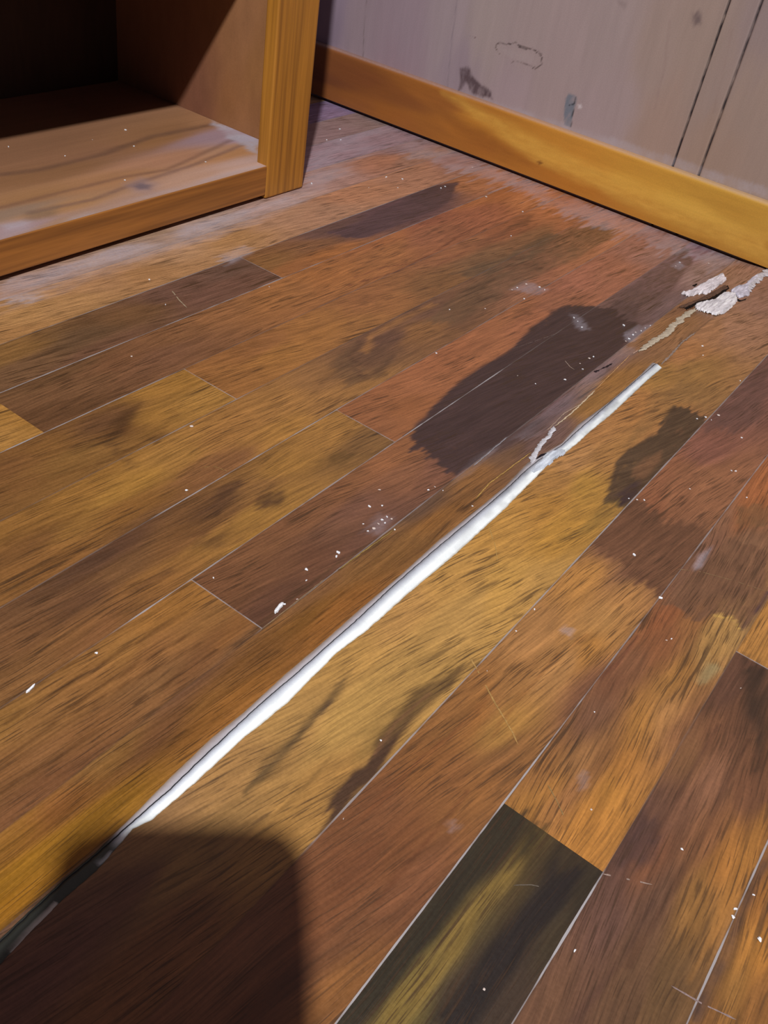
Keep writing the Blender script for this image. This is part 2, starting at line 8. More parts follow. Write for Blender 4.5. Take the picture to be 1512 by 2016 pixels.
'FT':[["P",[[-0.3529,0.6442],[-0.3631,0.6988],[-0.3686,0.7548],[-0.3703,0.8196],[-0.3697,0.8632],[-0.379,0.9447],[-0.3791,0.9852],[-0.3744,1.0211],[-0.3563,1.045],[-0.3381,1.0667],[-0.3424,1.0991],[-0.3156,1.112],[-0.2959,1.0516],[-0.2729,0.928],[-0.2787,0.87],[-0.2778,0.7037],[-0.2805,0.6389],[-0.2883,0.6213],[-0.3122,0.6234],[-0.3352,0.6273]],[0.055,0.03,0.028],1.25,0.004,0.004,[6,7]],["P",[[-0.3479,1.1031],[-0.3508,1.2415],[-0.3555,1.3736],[-0.3208,1.3056],[-0.2973,1.1362],[-0.2959,1.0516],[-0.3381,1.0667]],[0.122,0.069,0.062],0.75,0.005,0.004,[7]],["P",[[-0.3844,0.995],[-0.3775,1.0299],[-0.3425,1.0609],[-0.3246,1.0607],[-0.322,1.0181],[-0.3539,0.9573]],[0.053,0.03,0.029],0.9,0.004,0.003,[6,7]],["P",[[-0.6946,0.9368],[-0.6898,0.9963],[-0.7025,1.1216],[-0.7153,1.1726],[-0.7021,1.2437],[-0.6956,1.2703],[-0.6576,1.1758],[-0.6531,1.1418],[-0.653,0.9707],[-0.6648,0.9531]],[0.102,0.054,0.054],1.1,0.004,0.003,[2]],["P",[[-0.7098,1.145],[-0.7083,1.2103],[-0.6917,1.2611],[-0.6632,1.1844],[-0.6575,1.135],[-0.6739,1.1327]],[0.088,0.048,0.047],0.8,0.003,0.002,[2]],["P",[[-0.4647,0.844],[-0.4801,0.894],[-0.486,0.9976],[-0.4769,1.0469],[-0.4967,1.1667],[-0.4956,1.2758],[-0.4659,1.3376],[-0.4405,1.3106],[-0.4381,1.1946],[-0.4436,1.0561],[-0.4443,0.9415],[-0.4402,0.866]],[0.14,0.077,0.039],0.65,0.008,0.008,None],["P",[[-0.5189,0.9762],[-0.5062,1.0698],[-0.5055,1.2136],[-0.4896,1.2312],[-0.4799,1.1073],[-0.4858,1.0099]],[0.11,0.071,0.039],0.6,0.007,0.006,None],["P",[[-0.558,1.0491],[-0.5517,1.1751],[-0.5583,1.263],[-0.543,1.22],[-0.5413,1.1013]],[0.17,0.067,0.032],0.6,0.005,0.006,None],["P",[[-0.4449,0.8409],[-0.4483,0.9361],[-0.4362,0.9523],[-0.4258,0.8654]],[0.149,0.071,0.036],0.6,0.006,0.005,None],["P",[[-0.4655,0.664],[-0.4873,0.7167],[-0.4918,0.754],[-0.4737,0.7169],[-0.4418,0.6927],[-0.4519,0.7608],[-0.4279,0.7094],[-0.44,0.665]],[0.123,0.066,0.033],0.6,0.007,0.006,None],["L",[[-0.4898,0.7513],[-0.4744,0.7161],[-0.4541,0.6932],[-0.4388,0.6888],[-0.4392,0.7113],[-0.4473,0.7497]],[0.106,0.051,0.026],0.6,0.005,0.004,None],["L",[[-0.4715,0.7364],[-0.4881,0.7676],[-0.4889,0.8223],[-0.4879,0.8837]],[0.462,0.204,0.057],0.4,0.008,0.004,None],["P",[[-0.5434,0.445],[-0.55,0.4741],[-0.5521,0.491],[-0.535,0.4607],[-0.5161,0.4354],[-0.5246,0.4372]],[0.076,0.035,0.014],0.8,0.007,0.005,[4]],["P",[[-0.502,0.4513],[-0.5003,0.4764],[-0.4935,0.461]],[0.085,0.04,0.018],0.7,0.004,0.003,None],["L",[[-0.5226,0.4395],[-0.4996,0.4264],[-0.482,0.4245]],[0.141,0.069,0.024],0.5,0.008,0.004,None],["P",[[-0.4027,0.4166],[-0.4179,0.4434],[-0.4127,0.4744],[-0.4003,0.4674],[-0.3889,0.4313]],[0.086,0.04,0.019],0.7,0.007,0.007,[6]],["P",[[-0.3831,0.4612],[-0.3807,0.4836],[-0.3742,0.4957],[-0.3637,0.4772],[-0.3686,0.4575]],[0.075,0.036,0.017],0.75,0.006,0.005,[6]],["P",[[-0.3836,0.3922],[-0.3731,0.4206],[-0.3633,0.4047],[-0.3746,0.3887]],[0.089,0.041,0.018],0.5,0.006,0.006,[6]],["P",[[-0.385,0.5427],[-0.3761,0.5755],[-0.3587,0.5834],[-0.3679,0.5504]],[0.119,0.061,0.017],0.55,0.006,0.004,[6]],["P",[[-0.4211,0.3205],[-0.4166,0.3454],[-0.4068,0.3272],[-0.4087,0.2877],[-0.4151,0.267]],[0.089,0.043,0.024],0.6,0.008,0.007,[6]],["P",[[-0.3767,0.3198],[-0.3721,0.3548],[-0.3663,0.3646],[-0.3684,0.3171]],[0.104,0.046,0.02],0.5,0.005,0.005,[6]],["P",[[-0.3532,0.3943],[-0.3537,0.441],[-0.3549,0.4865],[-0.3521,0.4703],[-0.3483,0.4117]],[0.469,0.229,0.037],0.6,0.004,0.004,[6]],["L",[[-0.2849,0.3542],[-0.2861,0.3883],[-0.2856,0.4229],[-0.2851,0.4599],[-0.2795,0.514]],[0.07,0.035,0.015],0.6,0.003,0.003,[7]],["P",[[-0.1578,0.3242],[-0.165,0.3424],[-0.1664,0.3673],[-0.1684,0.3889],[-0.1632,0.4119],[-0.1581,0.4309],[-0.1521,0.4438],[-0.1527,0.4192],[-0.1546,0.3896],[-0.1552,0.3602],[-0.1477,0.3222],[-0.1498,0.2981],[-0.1496,0.275],[-0.1495,0.2653],[-0.1583,0.2857],[-0.1603,0.31]],[0.063,0.03,0.015],1.15,0.005,0.004,[9]],["P",[[-0.163,0.3149],[-0.1744,0.3402],[-0.1744,0.3687],[-0.1719,0.4019],[-0.1573,0.447],[-0.1531,0.4618],[-0.1515,0.4173],[-0.1602,0.344]],[0.217,0.124,0.033],0.5,0.007,0.005,[9]],["L",[[-0.1582,0.3301],[-0.1624,0.3584],[-0.1594,0.3967]],[0.158,0.072,0.032],0.6,0.0025,0.002,[9]],["L",[[-0.166,0.5135],[-0.1656,0.5716],[-0.165,0.6463],[-0.1647,0.6875]],[0.336,0.188,0.037],0.0,0.006,0.003,[9]],["P",[[-0.1976,0.2497],[-0.2027,0.2731],[-0.2014,0.3001],[-0.2045,0.3239],[-0.2082,0.3606],[-0.2028,0.343],[-0.2012,0.3304],[-0.1967,0.2948],[-0.1938,0.268]],[0.116,0.066,0.023],0.8,0.005,0.004,[9]],["L",[[-0.2011,0.3277],[-0.2026,0.3374]],[0.066,0.037,0.024],0.8,0.003,0.001,[9]],["P",[[-0.1641,0.6862],[-0.1742,0.7211],[-0.1825,0.7577],[-0.1838,0.7895],[-0.1742,0.8384],[-0.1855,0.8735],[-0.1857,0.8981],[-0.1754,0.9076],[-0.1615,0.9142],[-0.1486,0.9165],[-0.1459,0.8555],[-0.1473,0.7855],[-0.1427,0.7241],[-0.1457,0.6996]],[0.081,0.046,0.023],1.15,0.004,0.004,[9]],["P",[[-0.1677,0.7564],[-0.1658,0.783],[-0.1602,0.8091],[-0.1532,0.7993],[-0.152,0.7587],[-0.1592,0.7441]],[0.196,0.09,0.041],0.6,0.005,0.003,[9]],["P",[[-0.1612,0.708],[-0.1593,0.7326],[-0.1539,0.7506],[-0.1493,0.7225],[-0.1514,0.6985]],[0.046,0.025,0.024],1.0,0.004,0.003,[9]],["P",[[-0.1714,0.6095],[-0.165,0.6563],[-0.163,0.695],[-0.1464,0.6988],[-0.1523,0.6518]],[0.195,0.115,0.027],0.5,0.008,0.005,[9]],["P",[[-0.2093,0.9053],[-0.1985,0.9547],[-0.1583,0.9998],[-0.1461,0.9834],[-0.1473,0.921],[-0.1708,0.9189],[-0.1862,0.9109],[-0.1819,0.8315],[-0.1887,0.7825],[-0.1964,0.8236]],[0.238,0.123,0.042],0.5,0.007,0.005,[9]],["P",[[-0.1508,0.6285],[-0.1519,0.6721],[-0.1495,0.7114],[-0.1325,0.7136],[-0.1043,0.7124],[-0.0805,0.7273],[-0.0682,0.6651],[-0.0754,0.6036],[-0.0861,0.6117],[-0.1067,0.6164],[-0.1262,0.6229]],[0.137,0.06,0.03],1.0,0.005,0.004,[10]],["P",[[-0.1441,0.8819],[-0.1541,1.0057],[-0.1515,1.1345],[-0.1227,1.0439],[-0.1023,0.9581],[-0.1201,0.9093]],[0.129,0.061,0.048],0.7,0.008,0.006,[10]],["P",[[-0.1364,0.7531],[-0.1346,0.8142],[-0.1047,0.8349],[-0.0849,0.8089],[-0.0924,0.7457],[-0.1142,0.7122]],[0.262,0.11,0.051],0.5,0.009,0.006,[10]],["P",[[-0.0724,0.6009],[-0.0666,0.6658],[-0.0611,0.7276],[-0.0273,0.7433],[-0.0058,0.6755],[-0.0093,0.618],[-0.0213,0.6278],[-0.033,0.6241],[-0.0393,0.6061],[-0.0532,0.608]],[0.157,0.074,0.038],0.85,0.003,0.003,[11]],["L",[[-0.0337,0.6202],[-0.0253,0.627],[-0.0164,0.6263],[-0.0109,0.6202]],[0.525,0.318,0.079],0.9,0.0022,0.0015,[11]],["P",[[-0.0362,0.5978],[-0.0298,0.6155],[-0.0172,0.6163],[-0.0107,0.5859],[-0.018,0.5718],[-0.0275,0.5696]],[0.351,0.182,0.054],0.6,0.005,0.004,[11]],["P",[[-0.0206,0.5623],[-0.018,0.5718],[-0.0097,0.566],[-0.0126,0.5464],[-0.0194,0.5432]],[0.299,0.239,0.113],0.6,0.004,0.003,[11]],["P",[[-0.0707,0.7687],[-0.0614,0.8003],[-0.0468,0.8049],[-0.0392,0.7809],[-0.0543,0.7497]],[0.147,0.083,0.037],0.5,0.004,0.004,[11]],["P",[[-0.0759,0.3503],[-0.0596,0.3507],[-0.0596,0.2747],[-0.0646,0.2138],[-0.0736,0.175],[-0.0813,0.1687]],[0.025,0.019,0.01],0.9,0.006,0.004,[11]],["P",[[-0.0524,0.3412],[-0.0473,0.348],[-0.0451,0.307],[-0.0454,0.2682],[-0.0462,0.2292],[-0.0503,0.1943],[-0.064,0.183],[-0.0609,0.2269],[-0.0596,0.2747],[-0.0575,0.3044]],[0.193,0.12,0.027],0.75,0.007,0.005,[11]],["P",[[-0.032,0.3393],[-0.0148,0.3459],[-0.0154,0.3207],[-0.0199,0.2863],[-0.0211,0.2604],[-0.0215,0.2401],[-0.0226,0.2172],[-0.0385,0.204],[-0.0373,0.24],[-0.0345,0.2775],[-0.0329,0.3095]],[0.014,0.01,0.009],0.9,0.007,0.005,[11]],["P",[[-0.059,0.356],[-0.0462,0.3558],[-0.0454,0.3319],[-0.0508,0.3228]],[0.029,0.021,0.009],0.7,0.005,0.003,[11]],["P",[[-0.0045,0.3859],[-0.0032,0.4107],[0.0115,0.4093],[0.0149,0.3849],[0.0068,0.3648],[-0.004,0.3553]],[0.065,0.032,0.026],0.7,0.007,0.006,[12]],["P",[[0.0004,0.5895],[0.02,0.5944],[0.0473,0.5083],[0.0311,0.5219],[0.0172,0.5519]],[0.045,0.023,0.013],0.85,0.009,0.006,[12]],["P",[[0.0572,0.4044],[0.0571,0.4645],[0.0578,0.4753],[0.0651,0.4522],[0.0653,0.3904],[0.0619,0.356],[0.0592,0.3389]],[0.32,0.137,0.028],0.6,0.006,0.005,[12]],["P",[[0.0672,0.376],[0.0669,0.4467],[0.072,0.4306],[0.0727,0.369],[0.0709,0.3086],[0.0643,0.3031]],[0.072,0.039,0.028],0.75,0.004,0.004,[13]],["P",[[-0.0013,0.632],[-0.0018,0.663],[0.0166,0.6051],[-0.0023,0.5976]],[0.386,0.177,0.043],0.7,0.006,0.003,[12]],["L",[[-0.0099,0.6197],[-0.009,0.6558],[-0.0088,0.6851]],[0.054,0.028,0.039],0.7,0.0025,0.001,[11,12]],["L",[[-0.5805,0.845],[-0.5672,0.921],[-0.5698,1.0051],[-0.5824,1.1136],[-0.5766,1.2177],[-0.5691,1.2986]],[0.164,0.053,0.025],0.7,0.0026,0.002,None],["L",[[-0.5895,0.8666],[-0.5837,0.9219],[-0.5723,0.9504]],[0.154,0.049,0.024],0.6,0.0022,0.001,None],["L",[[-0.5463,0.982],[-0.5439,1.0919],[-0.5312,1.169],[-0.5337,1.2342]],[0.174,0.061,0.031],0.6,0.0024,0.002,None],["L",[[-0.5652,0.7422],[-0.5685,0.8395],[-0.5539,0.8813],[-0.5069,0.923]],[0.211,0.083,0.028],0.5,0.0024,0.002,None],["L",[[-0.4719,0.2842],[-0.4708,0.3098],[-0.4659,0.3337],[-0.4636,0.3611]],[0.098,0.041,0.011],0.6,0.0024,0.002,None],["L",[[-0.5147,0.3436],[-0.5094,0.3789],[-0.501,0.4194],[-0.506,0.4818]],[0.13,0.054,0.016],0.45,0.0024,0.002,None],["L",[[-0.3518,0.1961],[-0.3533,0.2196],[-0.3505,0.2409],[-0.3466,0.271]],[0.099,0.041,0.011],0.6,0.0022,0.002,None],["L",[[-0.3396,0.1943],[-0.3393,0.2358],[-0.3344,0.2734],[-0.3327,0.3174],[-0.3324,0.3316]],[0.086,0.035,0.01],0.7,0.0022,0.002,None],["L",[[-0.3222,0.2105],[-0.3217,0.2496],[-0.3169,0.2841],[-0.3136,0.3329]],[0.085,0.034,0.01],0.65,0.0022,0.002,None],["L",[[-0.3197,0.1726],[-0.3191,0.2081],[-0.3131,0.2464],[-0.3065,0.288],[-0.3027,0.322]],[0.085,0.034,0.01],0.6,0.0022,0.002,None],["L",[[-0.2955,0.2517],[-0.293,0.2798],[-0.2903,0.3192]],[0.059,0.024,0.007],0.75,0.0022,0.002,None],["L",[[-0.3028,0.1601],[-0.3015,0.1797],[-0.2979,0.2023],[-0.2971,0.2286]],[0.109,0.043,0.012],0.5,0.0024,0.002,None],["L",[[-0.4091,0.2625],[-0.4067,0.2861],[-0.4031,0.3194]],[0.077,0.032,0.013],0.5,0.0024,0.002,None],["L",[[-0.3836,0.3922],[-0.3833,0.4372],[-0.3807,0.4836]],[0.081,0.033,0.014],0.5,0.0024,0.002,None],["L",[[-0.1976,0.2497],[-0.1987,0.2875],[-0.1996,0.3182],[-0.2079,0.3519]],[0.11,0.063,0.023],0.7,0.003,0.003,[9]],["L",[[-0.1743,0.2599],[-0.1743,0.2883],[-0.1766,0.3111]],[0.167,0.086,0.023],0.5,0.0024,0.002,[9]],["L",[[-0.1072,0.3996],[-0.1121,0.4361],[-0.1086,0.4914],[-0.1008,0.5272]],[0.22,0.087,0.022],0.5,0.003,0.003,[10]],["L",[[-0.1371,0.2817],[-0.1348,0.3315],[-0.1277,0.3805],[-0.1282,0.4209]],[0.156,0.051,0.016],0.55,0.003,0.003,[10]],["L",[[-0.0978,0.2495],[-0.0972,0.2993],[-0.0975,0.3454]],[0.107,0.034,0.012],0.5,0.003,0.003,[10]],["L",[[0.0297,0.3139],[0.0303,0.3562],[0.031,0.4035],[0.0303,0.4607],[0.0297,0.5148]],[0.073,0.03,0.015],0.6,0.004,0.003,[12]],["L",[[0.0186,0.267],[0.024,0.3127],[0.0241,0.3631]],[0.071,0.031,0.02],0.55,0.004,0.003,[12]],["L",[[0.0078,0.4014],[0.0086,0.4515],[0.0079,0.5123]],[0.079,0.033,0.019],0.5,0.004,0.003,[12]],["L",[[-0.0776,0.5425],[-0.0833,0.5744],[-0.0819,0.5915]],[0.119,0.036,0.017],0.6,0.003,0.002,[11]],["L",[[-0.0745,0.4908],[-0.0709,0.5278],[-0.0709,0.5564]],[0.117,0.037,0.02],0.5,0.003,0.002,[11]],["D",[[-0.8096,0.532],[-0.7965,0.656],[-0.8029,0.8239],[-0.808,0.9861],[-0.8173,1.0411],[-1.0885,1.391],[-0.9785,1.3696],[-0.8848,1.3326],[-0.8268,1.1606],[-0.7743,0.9901],[-0.7632,0.8562],[-0.7637,0.7262],[-0.7642,0.6144],[-0.7562,0.4928]],0,0.22,0.016,0.014,None],["D",[[-0.8134,0.5347],[-0.807,0.7425],[-0.8024,1.0123],[-0.8189,1.0567],[-0.8476,1.1245],[-0.7898,0.9654],[-0.784,0.7212],[-0.7867,0.5152]],0,0.34,0.008,0.008,None],["D",[[-1.0927,1.3817],[-1.0058,1.4048],[-0.7822,1.3974],[-0.582,1.3908],[-0.406,1.395],[-0.2723,1.3876],[-0.2936,1.3161],[-0.4145,1.3178],[-0.5394,1.3098],[-0.6521,1.315],[-0.743,1.306],[-0.8539,1.2905],[-0.8558,1.1103]],0,0.22,0.018,0.014,None],["D",[[-1.0828,1.3699],[-0.9965,1.3929],[-0.775,1.3862],[-0.5787,1.3845],[-0.5955,1.3301],[-0.7565,1.3265],[-0.9274,1.3035],[-0.9782,1.2579]],0,0.25,0.008,0.008,None],["D",[[-0.7823,0.5119],[-0.778,0.5458],[-0.7751,0.5892],[-0.7558,0.5288]],0,0.4,0.005,0.008,None],["D",[[-0.7245,0.7706],[-0.7317,0.8224],[-0.7046,0.8113],[-0.7031,0.7656]],0,0.25,0.006,0.006,None],["D",[[-0.2876,1.0028],[-0.2839,0.9519],[-0.2804,0.9042],[-0.2778,0.8126],[-0.2781,0.7162],[-0.2576,0.7284],[-0.2557,0.8249],[-0.2682,0.9309],[-0.2619,0.987]],0,0.1,0.004,0.004,[8]],["D",[[-0.2933,0.5043],[-0.2992,0.5264],[-0.2868,0.5299],[-0.281,0.5125]],0,0.14,0.0075,0.004,[7,8]],["D",[[-0.279,0.5986],[-0.288,0.6562],[-0.2807,0.7008],[-0.2749,0.635]],0,0.12,0.003,0.003,[7,8]],["D",[[-0.3657,1.0069],[-0.3505,1.012],[-0.3288,0.9893],[-0.3372,0.9786]],0,0.2,0.00625,0.002,None],["D",[[-0.4456,1.0061],[-0.4485,1.0445],[-0.4339,1.0454],[-0.4157,1.0466],[-0.4171,1.0217],[-0.4334,1.0111]],0,0.2,0.00625,0.003,None],["D",[[-0.296,1.0213],[-0.2937,1.0545],[-0.2804,1.0715],[-0.279,1.0134],[-0.2856,1.0014]],0,0.32,0.00375,0.002,None],["D",[[-0.3372,1.2686],[-0.3369,1.2968],[-0.3248,1.2861],[-0.3249,1.2669]],0,0.27,0.005,0.002,None],["D",[[-0.1209,0.5148],[-0.1196,0.525],[-0.1121,0.5234],[-0.11,0.5124]],0,0.15,0.002,0.002,None],["D",[[-0.0489,0.3994],[-0.0477,0.4082],[-0.0429,0.4099],[-0.0394,0.4028],[-0.0437,0.3965]],0,0.18,0.002,0.002,None],["D",[[-0.0968,0.3153],[-0.0935,0.3215],[-0.0877,0.3212],[-0.0905,0.3141]],0,0.15,0.002,0.002,None],["D",[[-0.0675,0.6561],[-0.0716,0.6788],[-0.069,0.7097],[-0.0633,0.6692]],0,0.25,0.003,0.003,None]],
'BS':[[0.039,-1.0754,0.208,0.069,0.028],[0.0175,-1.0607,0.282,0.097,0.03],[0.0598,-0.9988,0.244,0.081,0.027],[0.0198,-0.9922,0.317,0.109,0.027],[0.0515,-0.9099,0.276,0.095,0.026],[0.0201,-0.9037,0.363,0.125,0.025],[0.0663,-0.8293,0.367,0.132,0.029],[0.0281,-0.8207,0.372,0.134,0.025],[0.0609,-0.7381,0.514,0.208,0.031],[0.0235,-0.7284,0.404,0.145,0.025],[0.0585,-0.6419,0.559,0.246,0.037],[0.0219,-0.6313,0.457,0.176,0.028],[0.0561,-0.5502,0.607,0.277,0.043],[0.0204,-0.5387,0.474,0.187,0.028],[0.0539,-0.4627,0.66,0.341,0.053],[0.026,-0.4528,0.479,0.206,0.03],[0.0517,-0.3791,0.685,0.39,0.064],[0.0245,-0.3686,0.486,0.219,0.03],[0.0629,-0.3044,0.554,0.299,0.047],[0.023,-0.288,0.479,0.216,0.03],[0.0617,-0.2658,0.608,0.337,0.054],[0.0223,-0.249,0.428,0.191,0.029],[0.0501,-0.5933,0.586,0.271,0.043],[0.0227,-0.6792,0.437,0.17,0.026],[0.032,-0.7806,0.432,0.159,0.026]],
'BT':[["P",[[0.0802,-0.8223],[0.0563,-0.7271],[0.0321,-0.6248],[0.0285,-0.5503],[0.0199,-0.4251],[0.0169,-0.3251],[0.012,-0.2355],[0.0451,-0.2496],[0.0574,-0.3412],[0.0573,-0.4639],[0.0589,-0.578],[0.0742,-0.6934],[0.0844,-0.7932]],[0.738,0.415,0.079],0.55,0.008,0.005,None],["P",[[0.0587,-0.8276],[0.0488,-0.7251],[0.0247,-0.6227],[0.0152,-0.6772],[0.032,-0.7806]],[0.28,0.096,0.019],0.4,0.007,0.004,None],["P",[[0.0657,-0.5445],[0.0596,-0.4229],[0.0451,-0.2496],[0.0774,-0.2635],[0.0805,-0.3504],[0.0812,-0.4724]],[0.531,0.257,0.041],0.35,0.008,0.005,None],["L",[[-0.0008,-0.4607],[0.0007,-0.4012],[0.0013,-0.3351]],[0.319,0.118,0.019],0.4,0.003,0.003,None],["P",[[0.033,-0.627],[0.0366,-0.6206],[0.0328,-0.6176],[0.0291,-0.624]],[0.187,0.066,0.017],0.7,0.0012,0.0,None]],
'WS':[[-1.088,0.1408,0.334,0.255,0.328],[-1.019,0.1259,0.347,0.262,0.296],[-0.9174,0.1509,0.346,0.263,0.305],[-0.841,0.1697,0.374,0.297,0.321],[-0.9269,0.0939,0.341,0.24,0.281],[-0.7775,0.1853,0.39,0.312,0.307],[-0.6917,0.2064,0.378,0.297,0.297],[-0.7074,0.0995,0.385,0.297,0.321],[-0.6389,0.1775,0.378,0.293,0.297],[-0.5729,0.2356,0.363,0.285,0.285],[-0.5427,0.1465,0.375,0.29,0.295],[-0.4908,0.2297,0.354,0.266,0.239],[-0.4561,0.1358,0.365,0.256,0.215],[-0.4349,0.244,0.336,0.251,0.218],[-0.3961,0.2217,0.337,0.252,0.226],[-0.3443,0.2031,0.336,0.247,0.211],[-0.3677,0.2922,0.294,0.224,0.222],[-0.3728,0.1256,0.349,0.244,0.197],[-0.5642,0.0806,0.389,0.301,0.315],[-0.8072,0.1103,0.332,0.259,0.301],[-1.0715,0.1049,0.274,0.208,0.274]],
'WT':[["L",[[-0.8331,0.2221],[-0.8256,0.1208],[-0.8208,0.0831]],[0.235,0.19,0.22],0.55,0.0025,0.0015,None],["L",[[-1.0038,0.1758],[-1.0023,0.13],[-0.9972,0.0875]],[0.18,0.135,0.137],0.6,0.002,0.0015,None],["L",[[-0.7985,0.1743],[-0.7859,0.1738]],[0.165,0.107,0.105],0.8,0.0013,0.001,None],["L",[[-0.7479,0.1724],[-0.7383,0.1784],[-0.7202,0.1794],[-0.7096,0.1807],[-0.697,0.1781],[-0.6844,0.1813],[-0.6725,0.1773],[-0.6666,0.1724],[-0.6648,0.1635],[-0.6707,0.159],[-0.6795,0.1581]],[0.109,0.077,0.076],0.85,0.0018,0.002,None],["L",[[-0.7479,0.1724],[-0.7481,0.1665],[-0.7381,0.1603],[-0.7272,0.158]],[0.158,0.118,0.11],0.8,0.0011,0.001,None],["L",[[-0.7153,0.1552],[-0.7056,0.16],[-0.6942,0.1586],[-0.6795,0.1581]],[0.172,0.124,0.126],0.7,0.0013,0.001,None],["L",[[-0.7113,0.1802],[-0.696,0.1777]],[0.071,0.05,0.053],0.85,0.0026,0.001,None],["P",[[-0.7405,0.1692],[-0.7226,0.1716],[-0.6909,0.1725],[-0.6718,0.1688],[-0.674,0.161],[-0.7056,0.16],[-0.7243,0.1609]],[0.413,0.332,0.336],0.5,0.003,0.002,None],["P",[[-0.8052,0.1224],[-0.7873,0.1295],[-0.7777,0.1183],[-0.7631,0.1108],[-0.7423,0.105],[-0.735,0.0955],[-0.7589,0.0942],[-0.7787,0.0948],[-0.7887,0.1076],[-0.7953,0.0941],[-0.8007,0.0918],[-0.8007,0.1082]],[0.12,0.081,0.093],0.85,0.003,0.002,None],["P",[[-0.6128,0.1302],[-0.6094,0.1392],[-0.5983,0.1402],[-0.5944,0.1361],[-0.5947,0.1205],[-0.5919,0.095],[-0.6043,0.0944],[-0.6099,0.1124]],[0.18,0.196,0.241],0.9,0.0015,0.001,None],["L",[[-0.5976,0.1382],[-0.5958,0.1239],[-0.5919,0.095]],[0.029,0.029,0.037],0.9,0.0014,0.0006,None],["L",[[-0.6037,0.1239],[-0.5957,0.1292]],[0.029,0.029,0.037],0.8,0.0012,0.0005,None],["P",[[-0.5912,0.129],[-0.5848,0.1308],[-0.5828,0.1247],[-0.5887,0.1238]],[0.604,0.53,0.565],0.8,0.0012,0.0,None],["P",[[-0.4621,0.2849],[-0.4543,0.2898],[-0.4461,0.2762],[-0.454,0.2699]],[0.153,0.111,0.112],0.6,0.004,0.003,None],["L",[[-0.4899,0.2688],[-0.4791,0.2194],[-0.4729,0.1594]],[0.289,0.203,0.188],0.35,0.004,0.003,None],["P",[[-0.5741,0.2746],[-0.5583,0.275],[-0.5589,0.2652]],[0.223,0.168,0.169],0.5,0.004,0.002,None],["L",[[-0.404,0.2771],[-0.3975,0.2343],[-0.3893,0.1767]],[0.282,0.198,0.177],0.3,0.003,0.003,None],["D",[[-0.7983,0.0735],[-0.7024,0.0815],[-0.5222,0.086],[-0.274,0.0931],[-0.2794,0.1057],[-0.5268,0.0997],[-0.7054,0.0923],[-0.8019,0.0883]],0,0.25,0.004,0.002,None]],
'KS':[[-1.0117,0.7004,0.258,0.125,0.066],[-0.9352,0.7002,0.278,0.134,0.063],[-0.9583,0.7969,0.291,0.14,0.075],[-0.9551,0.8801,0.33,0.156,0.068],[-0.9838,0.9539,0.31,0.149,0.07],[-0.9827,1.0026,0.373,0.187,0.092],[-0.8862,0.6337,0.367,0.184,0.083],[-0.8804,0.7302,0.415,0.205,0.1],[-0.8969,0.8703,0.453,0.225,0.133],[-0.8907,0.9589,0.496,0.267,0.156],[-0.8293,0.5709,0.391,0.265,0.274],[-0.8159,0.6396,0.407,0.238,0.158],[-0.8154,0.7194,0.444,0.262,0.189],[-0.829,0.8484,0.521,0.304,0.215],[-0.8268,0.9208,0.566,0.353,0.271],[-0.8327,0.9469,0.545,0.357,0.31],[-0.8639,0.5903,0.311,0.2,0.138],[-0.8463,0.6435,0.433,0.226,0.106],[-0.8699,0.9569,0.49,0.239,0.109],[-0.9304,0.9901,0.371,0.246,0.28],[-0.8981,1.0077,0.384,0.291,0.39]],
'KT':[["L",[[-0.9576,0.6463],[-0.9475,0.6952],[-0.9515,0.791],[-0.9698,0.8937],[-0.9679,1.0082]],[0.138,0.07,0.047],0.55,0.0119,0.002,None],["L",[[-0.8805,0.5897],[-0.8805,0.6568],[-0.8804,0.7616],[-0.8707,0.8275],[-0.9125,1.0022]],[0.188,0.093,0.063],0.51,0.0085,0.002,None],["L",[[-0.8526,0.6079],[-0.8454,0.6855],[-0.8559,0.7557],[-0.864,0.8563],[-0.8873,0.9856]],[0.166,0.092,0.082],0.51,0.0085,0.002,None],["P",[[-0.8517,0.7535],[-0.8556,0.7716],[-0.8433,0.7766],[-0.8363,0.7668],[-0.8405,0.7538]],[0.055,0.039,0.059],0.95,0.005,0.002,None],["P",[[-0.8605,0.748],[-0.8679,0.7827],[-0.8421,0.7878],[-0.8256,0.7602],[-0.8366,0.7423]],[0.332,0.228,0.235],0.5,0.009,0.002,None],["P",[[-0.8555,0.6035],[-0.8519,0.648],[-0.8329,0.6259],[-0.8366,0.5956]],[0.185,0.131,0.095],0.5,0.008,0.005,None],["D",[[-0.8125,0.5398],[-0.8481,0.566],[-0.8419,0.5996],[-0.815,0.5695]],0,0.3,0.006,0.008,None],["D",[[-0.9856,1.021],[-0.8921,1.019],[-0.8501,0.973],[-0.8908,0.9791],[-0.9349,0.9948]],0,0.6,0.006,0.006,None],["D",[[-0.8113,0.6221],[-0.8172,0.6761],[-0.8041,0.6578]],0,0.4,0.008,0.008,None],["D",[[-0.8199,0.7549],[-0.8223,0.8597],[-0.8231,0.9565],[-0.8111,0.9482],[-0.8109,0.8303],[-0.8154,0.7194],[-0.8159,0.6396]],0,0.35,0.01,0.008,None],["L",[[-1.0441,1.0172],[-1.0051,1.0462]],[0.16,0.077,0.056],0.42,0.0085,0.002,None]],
'PS':[[-1.0013,0.0795,0.258,0.11,0.06],[-0.9823,0.1054,0.274,0.12,0.059],[-0.9513,0.0798,0.32,0.14,0.056],[-0.9211,0.0677,0.343,0.153,0.065],[-0.9065,0.1259,0.332,0.155,0.059],[-0.9552,0.1457,0.322,0.149,0.067],[-0.9296,0.1839,0.337,0.159,0.074],[-0.901,0.0597,0.285,0.126,0.052],[-1.0058,0.0642,0.202,0.083,0.052]],
